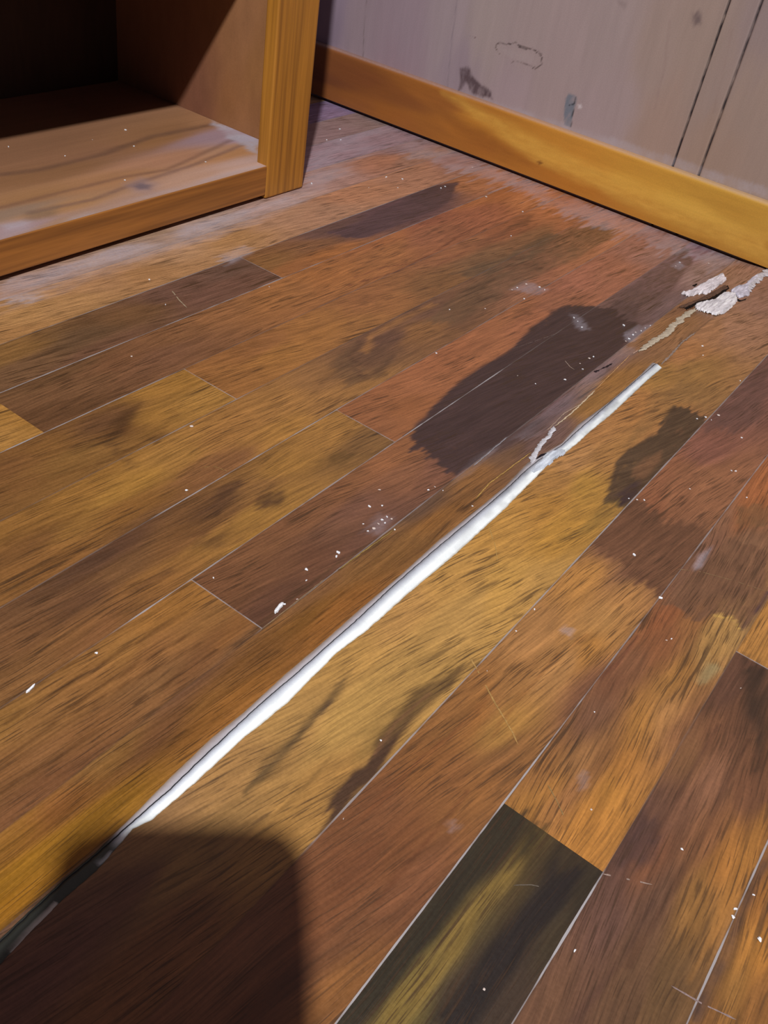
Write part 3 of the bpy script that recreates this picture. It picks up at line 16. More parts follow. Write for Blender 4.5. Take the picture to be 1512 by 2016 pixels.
'CR':[[-0.2865,0.3821,0.0,2.6,"o"],[-0.2853,1.0096,0.0,1.6,""],[-0.2863,1.0238,0.0,1.7,""],[-0.2869,1.0329,0.0,1.2,""],[-0.2838,1.0429,0.0,1.1,""],[-0.2837,1.0551,0.0,0.9,""],[-0.2856,1.0014,0.0,1.0,""],[-0.2821,1.0674,0.0,0.8,""],[-0.4444,1.0146,0.0,1.2,""],[-0.442,1.0343,0.0,1.5,""],[-0.4264,1.0414,0.0,1.6,""],[-0.4184,1.0406,0.0,1.3,""],[-0.4457,1.0037,0.0,1.0,""],[-0.3563,1.0024,0.0,1.2,""],[-0.3489,0.9976,-0.0,0.9,""],[-0.292,0.5131,0.0,1.1,""],[-0.2889,0.5182,0.0,1.0,""],[-0.334,1.2954,0.0,1.3,""],[-0.333,1.2774,0.0,1.0,""],[-0.2861,0.3883,0.0,0.9,""],[-0.2849,0.3786,0.0,1.0,""],[-0.2829,0.3989,0.0,0.8,""],[-0.2986,0.4281,0.0,1.5,""],[-0.291,0.419,0.0,0.9,""],[-0.2935,0.4614,0.0,1.5,""],[-0.2917,0.4565,0.0,1.1,""],[-0.293,0.5195,0.0,1.3,""],[-0.2911,0.5056,0.0,1.4,""],[-0.2927,0.4994,0.0,1.0,""],[-0.2924,0.5259,0.0,1.1,""],[-0.2881,0.5266,0.0,0.9,""],[-0.311,0.5256,0.0,1.5,""],[-0.3042,0.5347,0.0,1.0,""],[-0.3187,0.5506,0.0,1.2,""],[-0.2781,0.5172,0.0001,1.0,""],[-0.3008,0.5038,0.0,0.8,""],[-0.1142,0.6416,0.0,1.4,""],[-0.2112,1.0558,0.0072,1.5,""],[-0.151,0.9135,0.0001,1.4,""],[-0.1423,0.9296,0.0,1.6,""],[-0.1566,0.9019,0.0005,1.1,""],[-0.1446,0.9138,0.0,0.8,""],[-0.1449,0.7174,0.0,1.0,""],[-0.1397,0.722,0.0,0.9,""],[-0.1512,0.7127,0.0001,0.8,""],[-0.297,0.925,0.0,1.4,""],[-0.2954,0.9323,0.0,1.3,""],[-0.2911,0.8961,0.0,1.1,""],[-0.299,0.9053,0.0,0.8,""],[-0.2941,0.8582,0.0,1.5,""],[-0.3122,0.8238,0.0,0.8,""],[-0.334,0.8229,0.0,0.7,""],[-0.305,1.038,0.0,1.6,""],[-0.3381,0.9873,0.0,1.4,""],[-0.3037,1.3327,-0.0,1.2,""],[-0.3508,0.218,0.0,2.0,"o"],[-0.3452,0.2655,0.0,1.1,""],[-0.4923,0.4976,0.0,1.6,""],[-0.4295,0.43,0.0,1.3,""],[-0.8159,1.0543,0.0,1.8,""],[-0.7716,1.1783,0.0,1.5,""],[-0.6966,1.2296,0.0,1.5,""],[-0.6966,1.2182,0.0,1.6,""],[-0.6362,1.2531,0.0,1.8,""],[-0.5348,1.1548,0.0,1.2,""],[-0.949,1.2881,0.0,1.8,""],[-0.926,1.2247,0.0,1.5,""],[-0.9142,1.2469,0.0,1.4,""],[-0.7526,1.1946,0.0,1.4,""],[-0.7595,1.1183,0.0,1.1,""],[-0.7269,0.6638,-0.0,1.3,""],[-0.6736,0.6378,0.0,1.0,""],[-0.6156,0.5383,0.0,1.0,""],[-0.4193,0.7911,-0.0,1.3,""],[-0.2888,0.5829,0.0,1.1,""],[-0.2871,0.591,0.0,0.9,""],[-0.2791,0.5921,0.0001,0.7,""],[-0.2435,0.581,0.01,0.9,""],[0.0834,0.3782,0.0,1.6,""],[0.0656,0.3867,0.0,1.3,""],[0.0664,0.3809,0.0,1.2,""],[0.0095,0.5607,0.0,0.7,""],[0.0254,0.4022,0.0,1.0,""],[0.0019,0.3004,0.0,1.0,""],[-0.0265,0.2498,0.0,0.7,""],[-0.1456,0.5204,0.0,0.8,""],[-0.1445,0.4896,0.0,0.7,""],[-0.1404,0.4402,0.0,0.6,""],[-0.0914,0.8397,0.0,1.2,""],[-0.0948,0.8372,0.0,1.0,""],[-0.1144,0.7736,0.0,0.9,""],[-0.1079,0.9066,0.0,1.0,""],[-0.0644,0.4616,0.0,0.6,""],[-0.0527,0.5661,0.0,0.8,""],[-0.1508,1.0267,0.0001,1.0,""],[-0.2026,1.036,0.0062,0.9,""],[-0.031,0.3886,0.0,0.7,""],[-0.0503,0.5706,0.0,0.7,""],[-0.1608,0.3391,0.0009,0.8,""],[-0.1442,0.2789,-0.0,0.6,""],[-0.0753,0.6077,-0.0,1.5,""],[-0.4225,0.9943,0.0,1.4,""],[-0.4406,0.9295,0.0,1.0,""],[-0.3417,0.3717,0.0,0.7,""],[-0.0679,0.8045,0.0,0.9,""],[-0.6344,0.7607,0.0,1.0,""],[-0.467,0.8907,0.0,1.1,""],[0.0715,0.4033,0.0,0.9,""],[-0.7196,1.3465,0.0,1.2,""],[-0.5713,1.253,0.0,1.1,""],[-0.7352,1.1583,0.0,1.0,""]],
'CRB':[[-1.0052,0.878,0.0455,1.5,""],[-0.9527,0.846,0.0455,1.4,""],[-0.8702,0.7573,0.0455,1.3,""],[-1.0255,0.7086,0.0455,1.4,""],[-0.8644,0.8885,0.0455,1.2,""],[-0.997,0.8149,0.0455,0.9,""],[-0.9681,0.7477,0.0455,1.1,""]],
'SCR':[[[[-0.1626,0.4461],[-0.1458,0.4357],[-0.1207,0.4189],[-0.0999,0.4063],[-0.09,0.3988]],1.0,[0.4,0.234,0.078]],[[[-0.0612,0.3857],[-0.0515,0.3795],[-0.0423,0.3723]],0.8,[0.285,0.178,0.071]],[[[-0.0064,0.3532],[0.0058,0.3596],[0.0206,0.3675]],0.9,[0.302,0.219,0.186]],[[[-0.222,0.571],[-0.2037,0.5545],[-0.1917,0.5394]],0.7,[0.414,0.249,0.078]],[[[0.0521,0.3186],[0.0691,0.3208],[0.0878,0.3253]],1.0,[0.279,0.2,0.194]],[[[-0.0439,0.3109],[-0.036,0.3182],[-0.0282,0.3225]],0.6,[0.128,0.104,0.083]],[[[-0.6936,0.6658],[-0.6735,0.6571],[-0.6549,0.651]],1.0,[0.405,0.322,0.217]],[[[-0.3142,0.8969],[-0.3037,0.8892],[-0.297,0.8874]],0.7,[0.404,0.301,0.248]],[[[-0.0095,0.6844],[-0.038,0.6755],[-0.0618,0.6654],[-0.0799,0.6523]],0.6,[0.251,0.154,0.079]],[[[-0.4427,0.4625],[-0.438,0.4699],[-0.4219,0.4748]],0.6,[0.312,0.187,0.064]],[[[-0.3697,0.8632],[-0.3572,0.9188],[-0.3508,0.9515]],0.5,[0.172,0.123,0.112]]],
'RB':[[[[-0.237,0.6727],[-0.2433,0.6917],[-0.2471,0.7103],[-0.2496,0.7342],[-0.2543,0.7557]],4.5,[0.646,0.639,0.703],0.9,"torn_veneer"],[[[-0.2543,0.7557],[-0.2536,0.7899],[-0.2551,0.8178],[-0.2573,0.8544]],1.6,[0.616,0.487,0.345],0.9,"torn_veneer"],[[[-0.2573,0.8544],[-0.2605,0.8926],[-0.2631,0.9298],[-0.2657,0.9672]],1.0,[0.587,0.33,0.154],0.7,"torn_veneer"],[[[-0.2564,0.7417],[-0.26,0.7875],[-0.2558,0.8133]],1.1,[0.415,0.296,0.229],0.6,"torn_veneer"],[[[-0.2476,0.6931],[-0.2497,0.6538],[-0.2512,0.6202],[-0.2469,0.5911]],1.2,[0.45,0.272,0.083],0.6,"torn_veneer"],[[[-0.2817,0.7124],[-0.281,0.682],[-0.2793,0.6424]],1.2,[0.29,0.268,0.294],0.4,"torn_veneer"],[[[-0.2651,0.9729],[-0.264,0.9862]],1.4,[0.51,0.328,0.254],0.5,"torn_veneer"],[[[-0.2784,0.5169],[-0.279,0.4991],[-0.2802,0.4667],[-0.2807,0.4446]],1.0,[0.288,0.189,0.063],0.5,"torn_veneer"],[[[-0.2819,0.4306],[-0.2816,0.4062],[-0.2814,0.3857],[-0.2811,0.3579]],0.8,[0.263,0.171,0.096],0.5,"torn_veneer"],[[[-0.2265,0.9578],[-0.2281,0.9998],[-0.2311,1.0399],[-0.2293,1.0785]],2.0,[0.303,0.225,0.187],0.4,"torn_veneer"],[[[-0.2614,0.9798],[-0.2597,1.0162],[-0.2563,1.0452],[-0.2585,1.0795],[-0.2599,1.1179],[-0.2593,1.1595]],8,[0.565,0.48,0.37],1.2,"exposed_board_core"],[[[-0.2322,1.2699],[-0.2326,1.3229],[-0.2306,1.3798],[-0.2279,1.441]],10,[0.608,0.579,0.624],1.8,"exposed_board_core"]],
'LP':[[[[-0.2647,1.1766],[-0.2506,1.2076],[-0.2509,1.2431],[-0.2362,1.2515],[-0.2266,1.2317],[-0.2248,1.1993],[-0.2243,1.1733],[-0.2313,1.1511],[-0.2447,1.1513],[-0.2591,1.1573]],[0.883,0.847,0.9],3.5,"exposed_board_core"],[[[-0.2468,1.2603],[-0.2456,1.2801],[-0.2389,1.3014],[-0.2407,1.3342],[-0.2386,1.353],[-0.2327,1.3416],[-0.2327,1.3094],[-0.2321,1.2941],[-0.2226,1.2723],[-0.2223,1.2649],[-0.2285,1.2414],[-0.2372,1.2502]],[0.669,0.638,0.752],3.0,"exposed_board_core"],[[[-0.2931,1.1933],[-0.2816,1.192],[-0.2724,1.2149],[-0.2651,1.2221],[-0.2631,1.296],[-0.2746,1.3122],[-0.2785,1.3019],[-0.2841,1.2501],[-0.2865,1.2119]],[0.84,0.77,0.822],4.5,"splinter"],[[[-0.2782,1.1454],[-0.267,1.1984],[-0.2586,1.2744],[-0.2497,1.2625],[-0.2577,1.2164],[-0.2654,1.1806],[-0.2696,1.1516]],[0.136,0.074,0.05],3.0,"splinter"],[[[-0.2347,0.6861],[-0.2354,0.6996],[-0.2295,0.7141],[-0.226,0.7206],[-0.2222,0.7168],[-0.2242,0.6995],[-0.2249,0.6754],[-0.2275,0.6604],[-0.2318,0.6603]],[0.678,0.737,0.847],1.6,"exposed_board_core"]],
'DK':[[[[-0.2706,1.1507],[-0.2662,1.1847],[-0.2586,1.2033],[-0.254,1.24],[-0.2565,1.2765],[-0.2499,1.2675],[-0.2485,1.2299],[-0.2538,1.1974],[-0.2614,1.1768],[-0.266,1.1454]],[0.008,0.005,0.005],4.8],[[[-0.2392,0.6849],[-0.239,0.6944],[-0.2327,0.7045],[-0.2313,0.7217],[-0.2287,0.7201],[-0.2296,0.7019],[-0.2346,0.6909],[-0.2363,0.6812]],[0.012,0.009,0.015],2.6],[[[-0.2329,1.2373],[-0.2249,1.2398],[-0.2215,1.2559],[-0.2203,1.2477],[-0.2237,1.2317],[-0.23,1.2309]],[0.012,0.008,0.008],1.0],[[[-0.2807,0.9021],[-0.2778,0.9119],[-0.2735,0.9362],[-0.2717,0.9254],[-0.2757,0.9139],[-0.2769,0.8994]],[0.029,0.018,0.022],0.5],[[[-0.2916,1.2347],[-0.2886,1.2541],[-0.2862,1.2321]],[0.012,0.007,0.006],0.6]],
'BD':[[-0.2255,0.1048],[-0.2266,0.1234],[-0.2274,0.1461],[-0.2269,0.1657],[-0.2276,0.1885],[-0.2275,0.216],[-0.229,0.2467],[-0.23,0.2708],[-0.2311,0.2997],[-0.2308,0.3306],[-0.2315,0.3795],[-0.2317,0.4003],[-0.2336,0.4504],[-0.2339,0.5086],[-0.2333,0.5855],[-0.2337,0.6291],[-0.2352,0.6627],[-0.2346,0.685],[-0.2305,0.7201],[-0.2314,0.7556],[-0.2317,0.819],[-0.2317,0.883],[-0.2315,0.9381]],
'BL':[[-0.2176,0.0988],[-0.2198,0.1181],[-0.2213,0.1411],[-0.2207,0.1604],[-0.2248,0.1894],[-0.2215,0.2],[-0.2211,0.2335],[-0.222,0.2746],[-0.2203,0.3137],[-0.2236,0.3699],[-0.2214,0.4016],[-0.2217,0.4553],[-0.2204,0.5184],[-0.2213,0.5971],[-0.2234,0.6403],[-0.2246,0.6701],[-0.2269,0.7013],[-0.2233,0.7187],[-0.2224,0.7409],[-0.223,0.7655],[-0.2217,0.8188],[-0.223,0.8796],[-0.2237,0.921],[-0.2233,0.9463]],
'BU':[[-0.227,0.1059],[-0.2281,0.1246],[-0.229,0.1474],[-0.2286,0.1671],[-0.2305,0.1949],[-0.2334,0.2255],[-0.2357,0.2608],[-0.2347,0.2895],[-0.2363,0.3319],[-0.2362,0.367],[-0.2373,0.4125],[-0.237,0.4632],[-0.2389,0.5221],[-0.2376,0.5703],[-0.237,0.6242],[-0.2409,0.6733],[-0.2327,0.7265],[-0.2369,0.7689],[-0.2327,0.8411],[-0.2336,0.9176],[-0.236,0.9592]],
'BST':[["P",[[-0.2238,0.163],[-0.2234,0.1713],[-0.2238,0.1741],[-0.2213,0.1695],[-0.2217,0.1629]],[0.484,0.506,0.528],0.8,0.001,0.0,None],["P",[[-0.2189,0.1056],[-0.2205,0.1156],[-0.2222,0.126],[-0.2229,0.136],[-0.22,0.1352],[-0.2185,0.1262],[-0.2179,0.1165],[-0.2171,0.1057]],[0.566,0.519,0.476],0.95,0.0015,0.0,None]],
'J':{"2":[0.7907],"3":[0.3979],"4":[0.5612],"6":[0.6201],"7":[0.3591],"11":[0.3547],"12":[0.5959]},
'C':{"stile":[0.464,0.2,0.029],"stile_dk":[0.19,0.076,0.017],"rail":[0.363,0.142,0.03],"rail_dk":[0.175,0.066,0.017],"inner":[0.544,0.26,0.041]},
'PH':[[-0.122,0.026],[-0.1102,0.0115],[-0.1039,-0.0016],[-0.1032,-0.0107],[-0.0978,-0.019],[-0.0829,-0.0263],[-0.0529,-0.0272],[-0.0175,-0.0268],[-0.0031,-0.0244],[0.0064,-0.0134],[0.0078,0.0053],[0.0087,0.0251],[0.0089,0.0585]],
'CAM':[1818.611901670659,[[0.796467,0.585946,0.149356],[0.468032,-0.440982,-0.765821],[-0.382866,0.679854,-0.625469]],0.4871],
'L':[0.65,-1.05,2.7]
}

# ------------------------------------------------------------------ scene, camera, world, lamp, exposure
scene = bpy.context.scene
for o in list(bpy.data.objects):
    bpy.data.objects.remove(o)
COL = scene.collection
F, R, CZ = D['CAM']
cam_data = bpy.data.cameras.new('camera')
cam_data.sensor_fit = 'HORIZONTAL'
cam_data.sensor_width = 36.0
cam_data.lens = F * 36.0 / 1512.0
cam_data.clip_start = 0.004
cam = bpy.data.objects.new('camera', cam_data)
COL.objects.link(cam)
right, down, fwd = Vector(R[0]), Vector(R[1]), Vector(R[2])
m = Matrix((right, -down, -fwd)).transposed().to_4x4()
m.translation = Vector((0, 0, CZ))
cam.matrix_world = m
scene.camera = cam

w = bpy.data.worlds.new('world')
scene.world = w
w.use_nodes = True
w.node_tree.nodes['Background'].inputs[0].default_value = (0.72, 0.76, 1.0, 1)
w.node_tree.nodes['Background'].inputs[1].default_value = 0.075

lamp = bpy.data.lights.new('ceiling_lamp', 'POINT')
lamp.energy = LAMP_W = 470
lamp.color = (1.0, 0.985, 0.96)
lamp.shadow_soft_size = 0.036
lo = bpy.data.objects.new('ceiling_lamp', lamp)
lo.location = D['L']
COL.objects.link(lo)
scene.view_settings.view_transform = 'Standard'
scene.view_settings.look = 'None'
scene.view_settings.gamma = 1
scene.view_settings.exposure = 0.0
scene.view_settings.use_curve_mapping = False

# ------------------------------------------------------------------ helpers
rng = np.random.RandomState(5)
TAB = rng.rand(256, 256)


def vnoise(x, y, seed=0):
    xi = np.floor(x).astype(int); yi = np.floor(y).astype(int)
    fx = x - xi; fy = y - yi
    fx = fx * fx * (3 - 2 * fx); fy = fy * fy * (3 - 2 * fy)
    s = seed * 37
    g = lambda a, b: TAB[(a + s) & 255, (b + s * 3) & 255]
    return (g(xi, yi) * (1 - fx) * (1 - fy) + g(xi + 1, yi) * fx * (1 - fy)
            + g(xi, yi + 1) * (1 - fx) * fy + g(xi + 1, yi + 1) * fx * fy)


def fbm(x, y, seed=0, n=3):
    t = 0; a = .5; s = 0
    for i in range(n):
        t = t + a * vnoise(x * 2 ** i, y * 2 ** i, seed + i); s += a; a *= .5
    return t / s


def sm(t):
    t = np.clip(t, 0, 1)
    return t * t * (3 - 2 * t)


def seg_dist(px, py, a, b):
    ax, ay = a; bx, by = b
    dx, dy = bx - ax, by - ay
    t = np.clip(((px - ax) * dx + (py - ay) * dy) / (dx * dx + dy * dy + 1e-12), 0, 1)
    return np.hypot(px - ax - t * dx, py - ay - t * dy)


def poly_sd(px, py, poly):
    """distance to the outline, positive inside"""
    d = np.full(px.shape, 1e9); ins = np.zeros(px.shape, bool)
    n = len(poly)
    for i in range(n):
        a, b = poly[i], poly[(i + 1) % n]
        d = np.minimum(d, seg_dist(px, py, a, b))
        if a[1] != b[1]:
            c = ((a[1] > py) != (b[1] > py)) & (px < (b[0] - a[0]) * (py - a[1]) / (b[1] - a[1]) + a[0])
            ins ^= c
    return np.where(ins, d, -d)


def line_sd(px, py, pts):
    d = np.full(px.shape, 1e9)
    for a, b in zip(pts[:-1], pts[1:]):
        d = np.minimum(d, seg_dist(px, py, a, b))
    return d


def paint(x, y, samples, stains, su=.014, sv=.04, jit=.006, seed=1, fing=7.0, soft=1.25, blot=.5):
    """wood colour, and dust with painted floor sheen, at surface points: colour samples blended along the grain, then figure and stains"""
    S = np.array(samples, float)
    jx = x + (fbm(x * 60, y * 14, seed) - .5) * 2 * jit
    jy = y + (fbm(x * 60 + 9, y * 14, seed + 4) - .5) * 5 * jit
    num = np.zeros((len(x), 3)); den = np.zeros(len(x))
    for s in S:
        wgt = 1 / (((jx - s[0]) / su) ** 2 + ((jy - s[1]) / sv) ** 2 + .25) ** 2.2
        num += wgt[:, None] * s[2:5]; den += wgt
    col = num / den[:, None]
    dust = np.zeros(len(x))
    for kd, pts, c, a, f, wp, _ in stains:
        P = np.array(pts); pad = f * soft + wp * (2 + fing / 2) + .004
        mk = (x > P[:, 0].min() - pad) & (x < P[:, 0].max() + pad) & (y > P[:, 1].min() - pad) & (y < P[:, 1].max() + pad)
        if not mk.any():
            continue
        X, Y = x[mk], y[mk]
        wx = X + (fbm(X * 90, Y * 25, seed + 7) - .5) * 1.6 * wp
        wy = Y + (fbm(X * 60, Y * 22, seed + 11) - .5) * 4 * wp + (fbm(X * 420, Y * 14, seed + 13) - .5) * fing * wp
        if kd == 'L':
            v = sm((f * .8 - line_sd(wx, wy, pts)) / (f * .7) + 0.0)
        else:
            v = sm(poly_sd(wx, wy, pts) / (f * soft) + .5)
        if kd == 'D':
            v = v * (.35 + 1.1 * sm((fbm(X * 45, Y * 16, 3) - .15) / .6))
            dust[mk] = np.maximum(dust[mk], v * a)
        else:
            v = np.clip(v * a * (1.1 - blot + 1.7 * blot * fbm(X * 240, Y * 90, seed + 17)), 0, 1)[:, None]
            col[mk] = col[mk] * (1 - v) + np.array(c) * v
    return col, dust


def add_mesh(name, verts, faces, mat, parent=None, smooth=True, kind=None, attrs=None, mats=None, mi=None):
    me = bpy.data.meshes.new(name)
    me.from_pydata([tuple(v) for v in verts], [], [tuple(f) for f in faces])
    for k, (typ, arr) in (attrs or {}).items():
        at = me.attributes.new(k, typ, 'POINT')
        arr = np.asarray(arr, np.float32)
        if typ == 'FLOAT_COLOR':
            a4 = np.ones((len(arr), 4), np.float32); a4[:, :3] = arr
            at.data.foreach_set('color', a4.ravel())
        elif typ == 'FLOAT_VECTOR':
            at.data.foreach_set('vector', arr.ravel())
        else:
            at.data.foreach_set('value', arr.ravel())
    for mm in (mats or [mat]):
        me.materials.append(mm)
    if mi is not None:
        me.polygons.foreach_set('material_index', mi)
    me.polygons.foreach_set('use_smooth', [smooth] * len(me.polygons))
    me.update()
    o = bpy.data.objects.new(name, me)
    COL.objects.link(o)
    if parent:
        o.parent = parent
    if kind:
        o['kind'] = kind
    return o


def bm_obj(name, bm, mat, parent=None, smooth=False, kind=None):
    me = bpy.data.meshes.new(name)
    bmesh.ops.recalc_face_normals(bm, faces=bm.faces[:])
    bm.to_mesh(me); bm.free()
    me.materials.append(mat)
    me.polygons.foreach_set('use_smooth', [smooth] * len(me.polygons))
    o = bpy.data.objects.new(name, me)
    COL.objects.link(o)
    if parent:
        o.parent = parent
    if kind:
        o['kind'] = kind
    return o


def box(name, lo_, hi, mat, parent=None, bevel=.002, kind=None):
    bm = bmesh.new()
    bmesh.ops.create_cube(bm, size=1)
    for v in bm.verts:
        v.co = Vector([(lo_[i] + hi[i]) / 2 + v.co[i] * (hi[i] - lo_[i]) for i in range(3)])
    if bevel:
        bmesh.ops.bevel(bm, geom=bm.edges[:], offset=bevel, segments=3, affect='EDGES', profile=.5)
    return bm_obj(name, bm, mat, parent, kind=kind)


class NT:
    def __init__(s, name):
        s.m = bpy.data.materials.new(name); s.m.use_nodes = True
        s.t = s.m.node_tree; s.b = s.t.nodes['Principled BSDF']

    def n(s, typ, **k):
        nd = s.t.nodes.new(typ)
        for a, v in k.items():
            setattr(nd, a, v)
        return nd

    def put(s, sock, v):
        if isinstance(v, bpy.types.NodeSocket):
            s.t.links.new(v, sock)
        else:
            sock.default_value = v

    def math(s, op, a, b=0.0, c=0.0, clamp=False):
        nd = s.n('ShaderNodeMath', operation=op, use_clamp=clamp)
        s.put(nd.inputs[0], a); s.put(nd.inputs[1], b); s.put(nd.inputs[2], c)
        return nd.outputs[0]

    def attr(s, name, out='Color'):
        nd = s.n('ShaderNodeAttribute'); nd.attribute_name = name
        return nd.outputs[out]

    def vmul(s, v, k):
        nd = s.n('ShaderNodeVectorMath', operation='MULTIPLY')
        s.put(nd.inputs[0], v); nd.inputs[1].default_value = k
        return nd.outputs[0]

    def noise(s, vec, scale=1.0, detail=2.0, rough=.5):
        nd = s.n('ShaderNodeTexNoise')
        s.put(nd.inputs['Vector'], vec)
        nd.inputs['Scale'].default_value = scale; nd.inputs['Detail'].default_value = detail
        nd.inputs['Roughness'].default_value = rough
        return nd.outputs[0]

    def rng(s, v, a, b, c, d, smooth=True):
        nd = s.n('ShaderNodeMapRange')
        nd.interpolation_type = 'SMOOTHSTEP' if smooth else 'LINEAR'
        s.put(nd.inputs[0], v)
        for i, q in enumerate((a, b, c, d)):
            nd.inputs[i + 1].default_value = q
        return nd.outputs[0]

    def mix(s, fac, a, b, mode='MIX'):
        nd = s.n('ShaderNodeMix', data_type='RGBA', blend_type=mode)
        s.put(nd.inputs[0], fac); s.put(nd.inputs[6], a); s.put(nd.inputs[7], b)
        return nd.outputs[2]

    def bump(s, h, dist, st=1.0):
        nd = s.n('ShaderNodeBump'); nd.inputs['Distance'].default_value = dist
        nd.inputs['Strength'].default_value = st
        s.put(nd.inputs['Height'], h)
        s.t.links.new(nd.outputs[0], s.b.inputs['Normal'])


DUST_SHEEN = (.46, .42, .49, 1)


def scalar_rgb(t, v):
    nd = t.n('ShaderNodeCombineColor')
    for i in range(3):
        t.put(nd.inputs[i], v)
    return nd.outputs[0]


def floor_material():
    t = NT('strip_floor')
    g = t.attr('g', 'Vector'); e = t.n('ShaderNodeSeparateXYZ'); t.put(e.inputs[0], t.attr('e', 'Vector'))
    c = t.attr('col')
    # broad streaks, fine streaks, pores
    n1 = t.noise(t.vmul(g, (170, 9, 1)), 1, 3, .6)
    c = t.mix(1, c, scalar_rgb(t, t.rng(n1, .25, .75, .74, 1.26, False)), 'MULTIPLY')
    n2 = t.noise(t.vmul(g, (520, 22, 1)), 1, 3, .6)
    c = t.mix(1, c, scalar_rgb(t, t.rng(n2, .3, .7, .78, 1.22, False)), 'MULTIPLY')
    n3 = t.noise(t.vmul(g, (900, 34, 1)), 1, 1.5, .5)
    n4 = t.noise(t.vmul(g, (26, 11, 1)), 1, 2, .5)
    pore = t.math('MULTIPLY', t.rng(n3, .52, .66, 0, 1), t.rng(n4, .35, .62, .22, .68))
    c = t.mix(pore, c, (.045, .022, .010, 1))
    n5 = t.noise(t.vmul(g, (230, 9, 1)), 1, 2, .5)
    line = t.math('MULTIPLY', t.rng(n5, .60, .67, 0, .7), t.rng(n4, .45, .62, 0, 1))
    c = t.mix(line, c, (.05, .026, .012, 1))
    # general grime
    tc = t.n('ShaderNodeTexCoord').outputs['Object']
    gr = t.noise(tc, 420, 3, .7)
    c = t.mix(1, c, scalar_rgb(t, t.rng(gr, .3, .7, .90, 1.10, False)), 'MULTIPLY')
    # pale dust packed in the seams
    sn = t.noise(t.vmul(tc, (60, 22, 1)), 1, 3, .6)
    wd = t.rng(sn, .35, .7, .0003, .0008, False)
    lr = t.math('LESS_THAN', e.outputs[0], wd)
    sm_ = t.rng(sn, .36, .56, .5, 1.0)
    sm_ = t.math('MULTIPLY', sm_, e.outputs[2])
    seam = t.math('MULTIPLY', lr, sm_)
    je = t.math('LESS_THAN', e.outputs[1], .0005)
    seam = t.math('MAXIMUM', seam, t.math('MULTIPLY', je, t.rng(sn, .3, .6, .15, .6)))
    dk = t.rng(e.outputs[0], .0003, .0018, .28, 0)
    c = t.mix(dk, c, (.05, .03, .02, 1))
    c = t.mix(seam, c, (.36, .34, .36, 1))
    # loose dust, and the far floor's bluish sheen painted in with it
    d = t.attr('dust', 'Fac')
    dn = t.noise(tc, 260, 4, .7)
    dm = t.math('MULTIPLY', d, t.rng(dn, .3, .7, .7, 1.3, False), clamp=True)
    c = t.mix(dm, c, DUST_SHEEN)
    t.put(t.b.inputs['Base Color'], c)
    t.put(t.b.inputs['Roughness'], t.math('ADD', t.rng(gr, .3, .7, .36, .50, False), t.math('MULTIPLY', dm, .4)))
    t.b.inputs['Specular IOR Level'].default_value = .45
    hh = t.math('MULTIPLY', pore, -1.0)
    t.bump(hh, .00015, .6)
    return t.m


def painted_material(name, rough, streak, axis_scale, spec=.4, amp=.12, bump=.0001):
    """painted wood surface: colour attribute times procedural streaks"""
    t = NT(name)
    c = t.attr('col')
    tc = t.n('ShaderNodeTexCoord').outputs['Object']
    n1 = t.noise(t.vmul(tc, axis_scale), streak, 3, .6)
    c = t.mix(1, c, scalar_rgb(t, t.rng(n1, .28, .72, 1 - amp, 1 + amp, False)), 'MULTIPLY')
    gr = t.noise(tc, 600, 3, .7)
    c = t.mix(1, c, scalar_rgb(t, t.rng(gr, .3, .7, .93, 1.07, False)), 'MULTIPLY')
    d = t.attr('dust', 'Fac')
    dn = t.noise(tc, 260, 4, .7)
    dm = t.math('MULTIPLY', d, t.rng(dn, .3, .7, .75, 1.25, False), clamp=True)
    c = t.mix(dm, c, DUST_SHEEN)
    t.put(t.b.inputs['Base Color'], c)
    t.put(t.b.inputs['Roughness'], t.math('ADD', rough, t.math('MULTIPLY', dm, .3)))
    t.b.inputs['Specular IOR Level'].default_value = spec
    t.bump(n1, bump, .5)
    return t.m


def wood_material(name, c1, c2, axis_scale, rough=.42, spec=.4):
    t = NT(name)
    tc = t.n('ShaderNodeTexCoord').outputs['Object']
    v = t.vmul(tc, axis_scale)
    n1 = t.noise(v, 1, 4, .6)
    c = t.mix(t.rng(n1, .40, .70, 0, .7), (*c1, 1), (*c2, 1))
    n2 = t.noise(t.vmul(v, (4, 4, 4)), 1, 2, .5)
    c = t.mix(1, c, scalar_rgb(t, t.rng(n2, .3, .7, .85, 1.15, False)), 'MULTIPLY')
    t.put(t.b.inputs['Base Color'], c)
    t.b.inputs['Roughness'].default_value = rough
    t.b.inputs['Specular IOR Level'].default_value = spec
    t.bump(n2, .0001, .5)
    return t.m


def plain(name, c, rough=.6, spec=.3, nscale=300, amp=.12):
    t = NT(name)
    tc = t.n('ShaderNodeTexCoord').outputs['Object']
    n1 = t.noise(tc, nscale, 3, .6)
    t.put(t.b.inputs['Base Color'], t.mix(1, (*c, 1), scalar_rgb(t, t.rng(n1, .3, .7, 1 - amp, 1 + amp, False)), 'MULTIPLY'))
    t.b.inputs['Roughness'].default_value = rough
    t.b.inputs['Specular IOR Level'].default_value = spec
    return t.m


def attr_material(name, rough=.6, spec=.3, amp=.15, bump=.0004):
    t = NT(name)
    tc = t.n('ShaderNodeTexCoord').outputs['Object']
    n1 = t.noise(tc, 900, 3, .6)
    t.put(t.b.inputs['Base Color'], t.mix(1, t.attr('col'), scalar_rgb(t, t.rng(n1, .3, .7, 1 - amp, 1 + amp * .6, False)), 'MULTIPLY'))
    t.b.inputs['Roughness'].default_value = rough
    t.b.inputs['Specular IOR Level'].default_value = spec
    t.bump(n1, bump, .5)
    return t.m


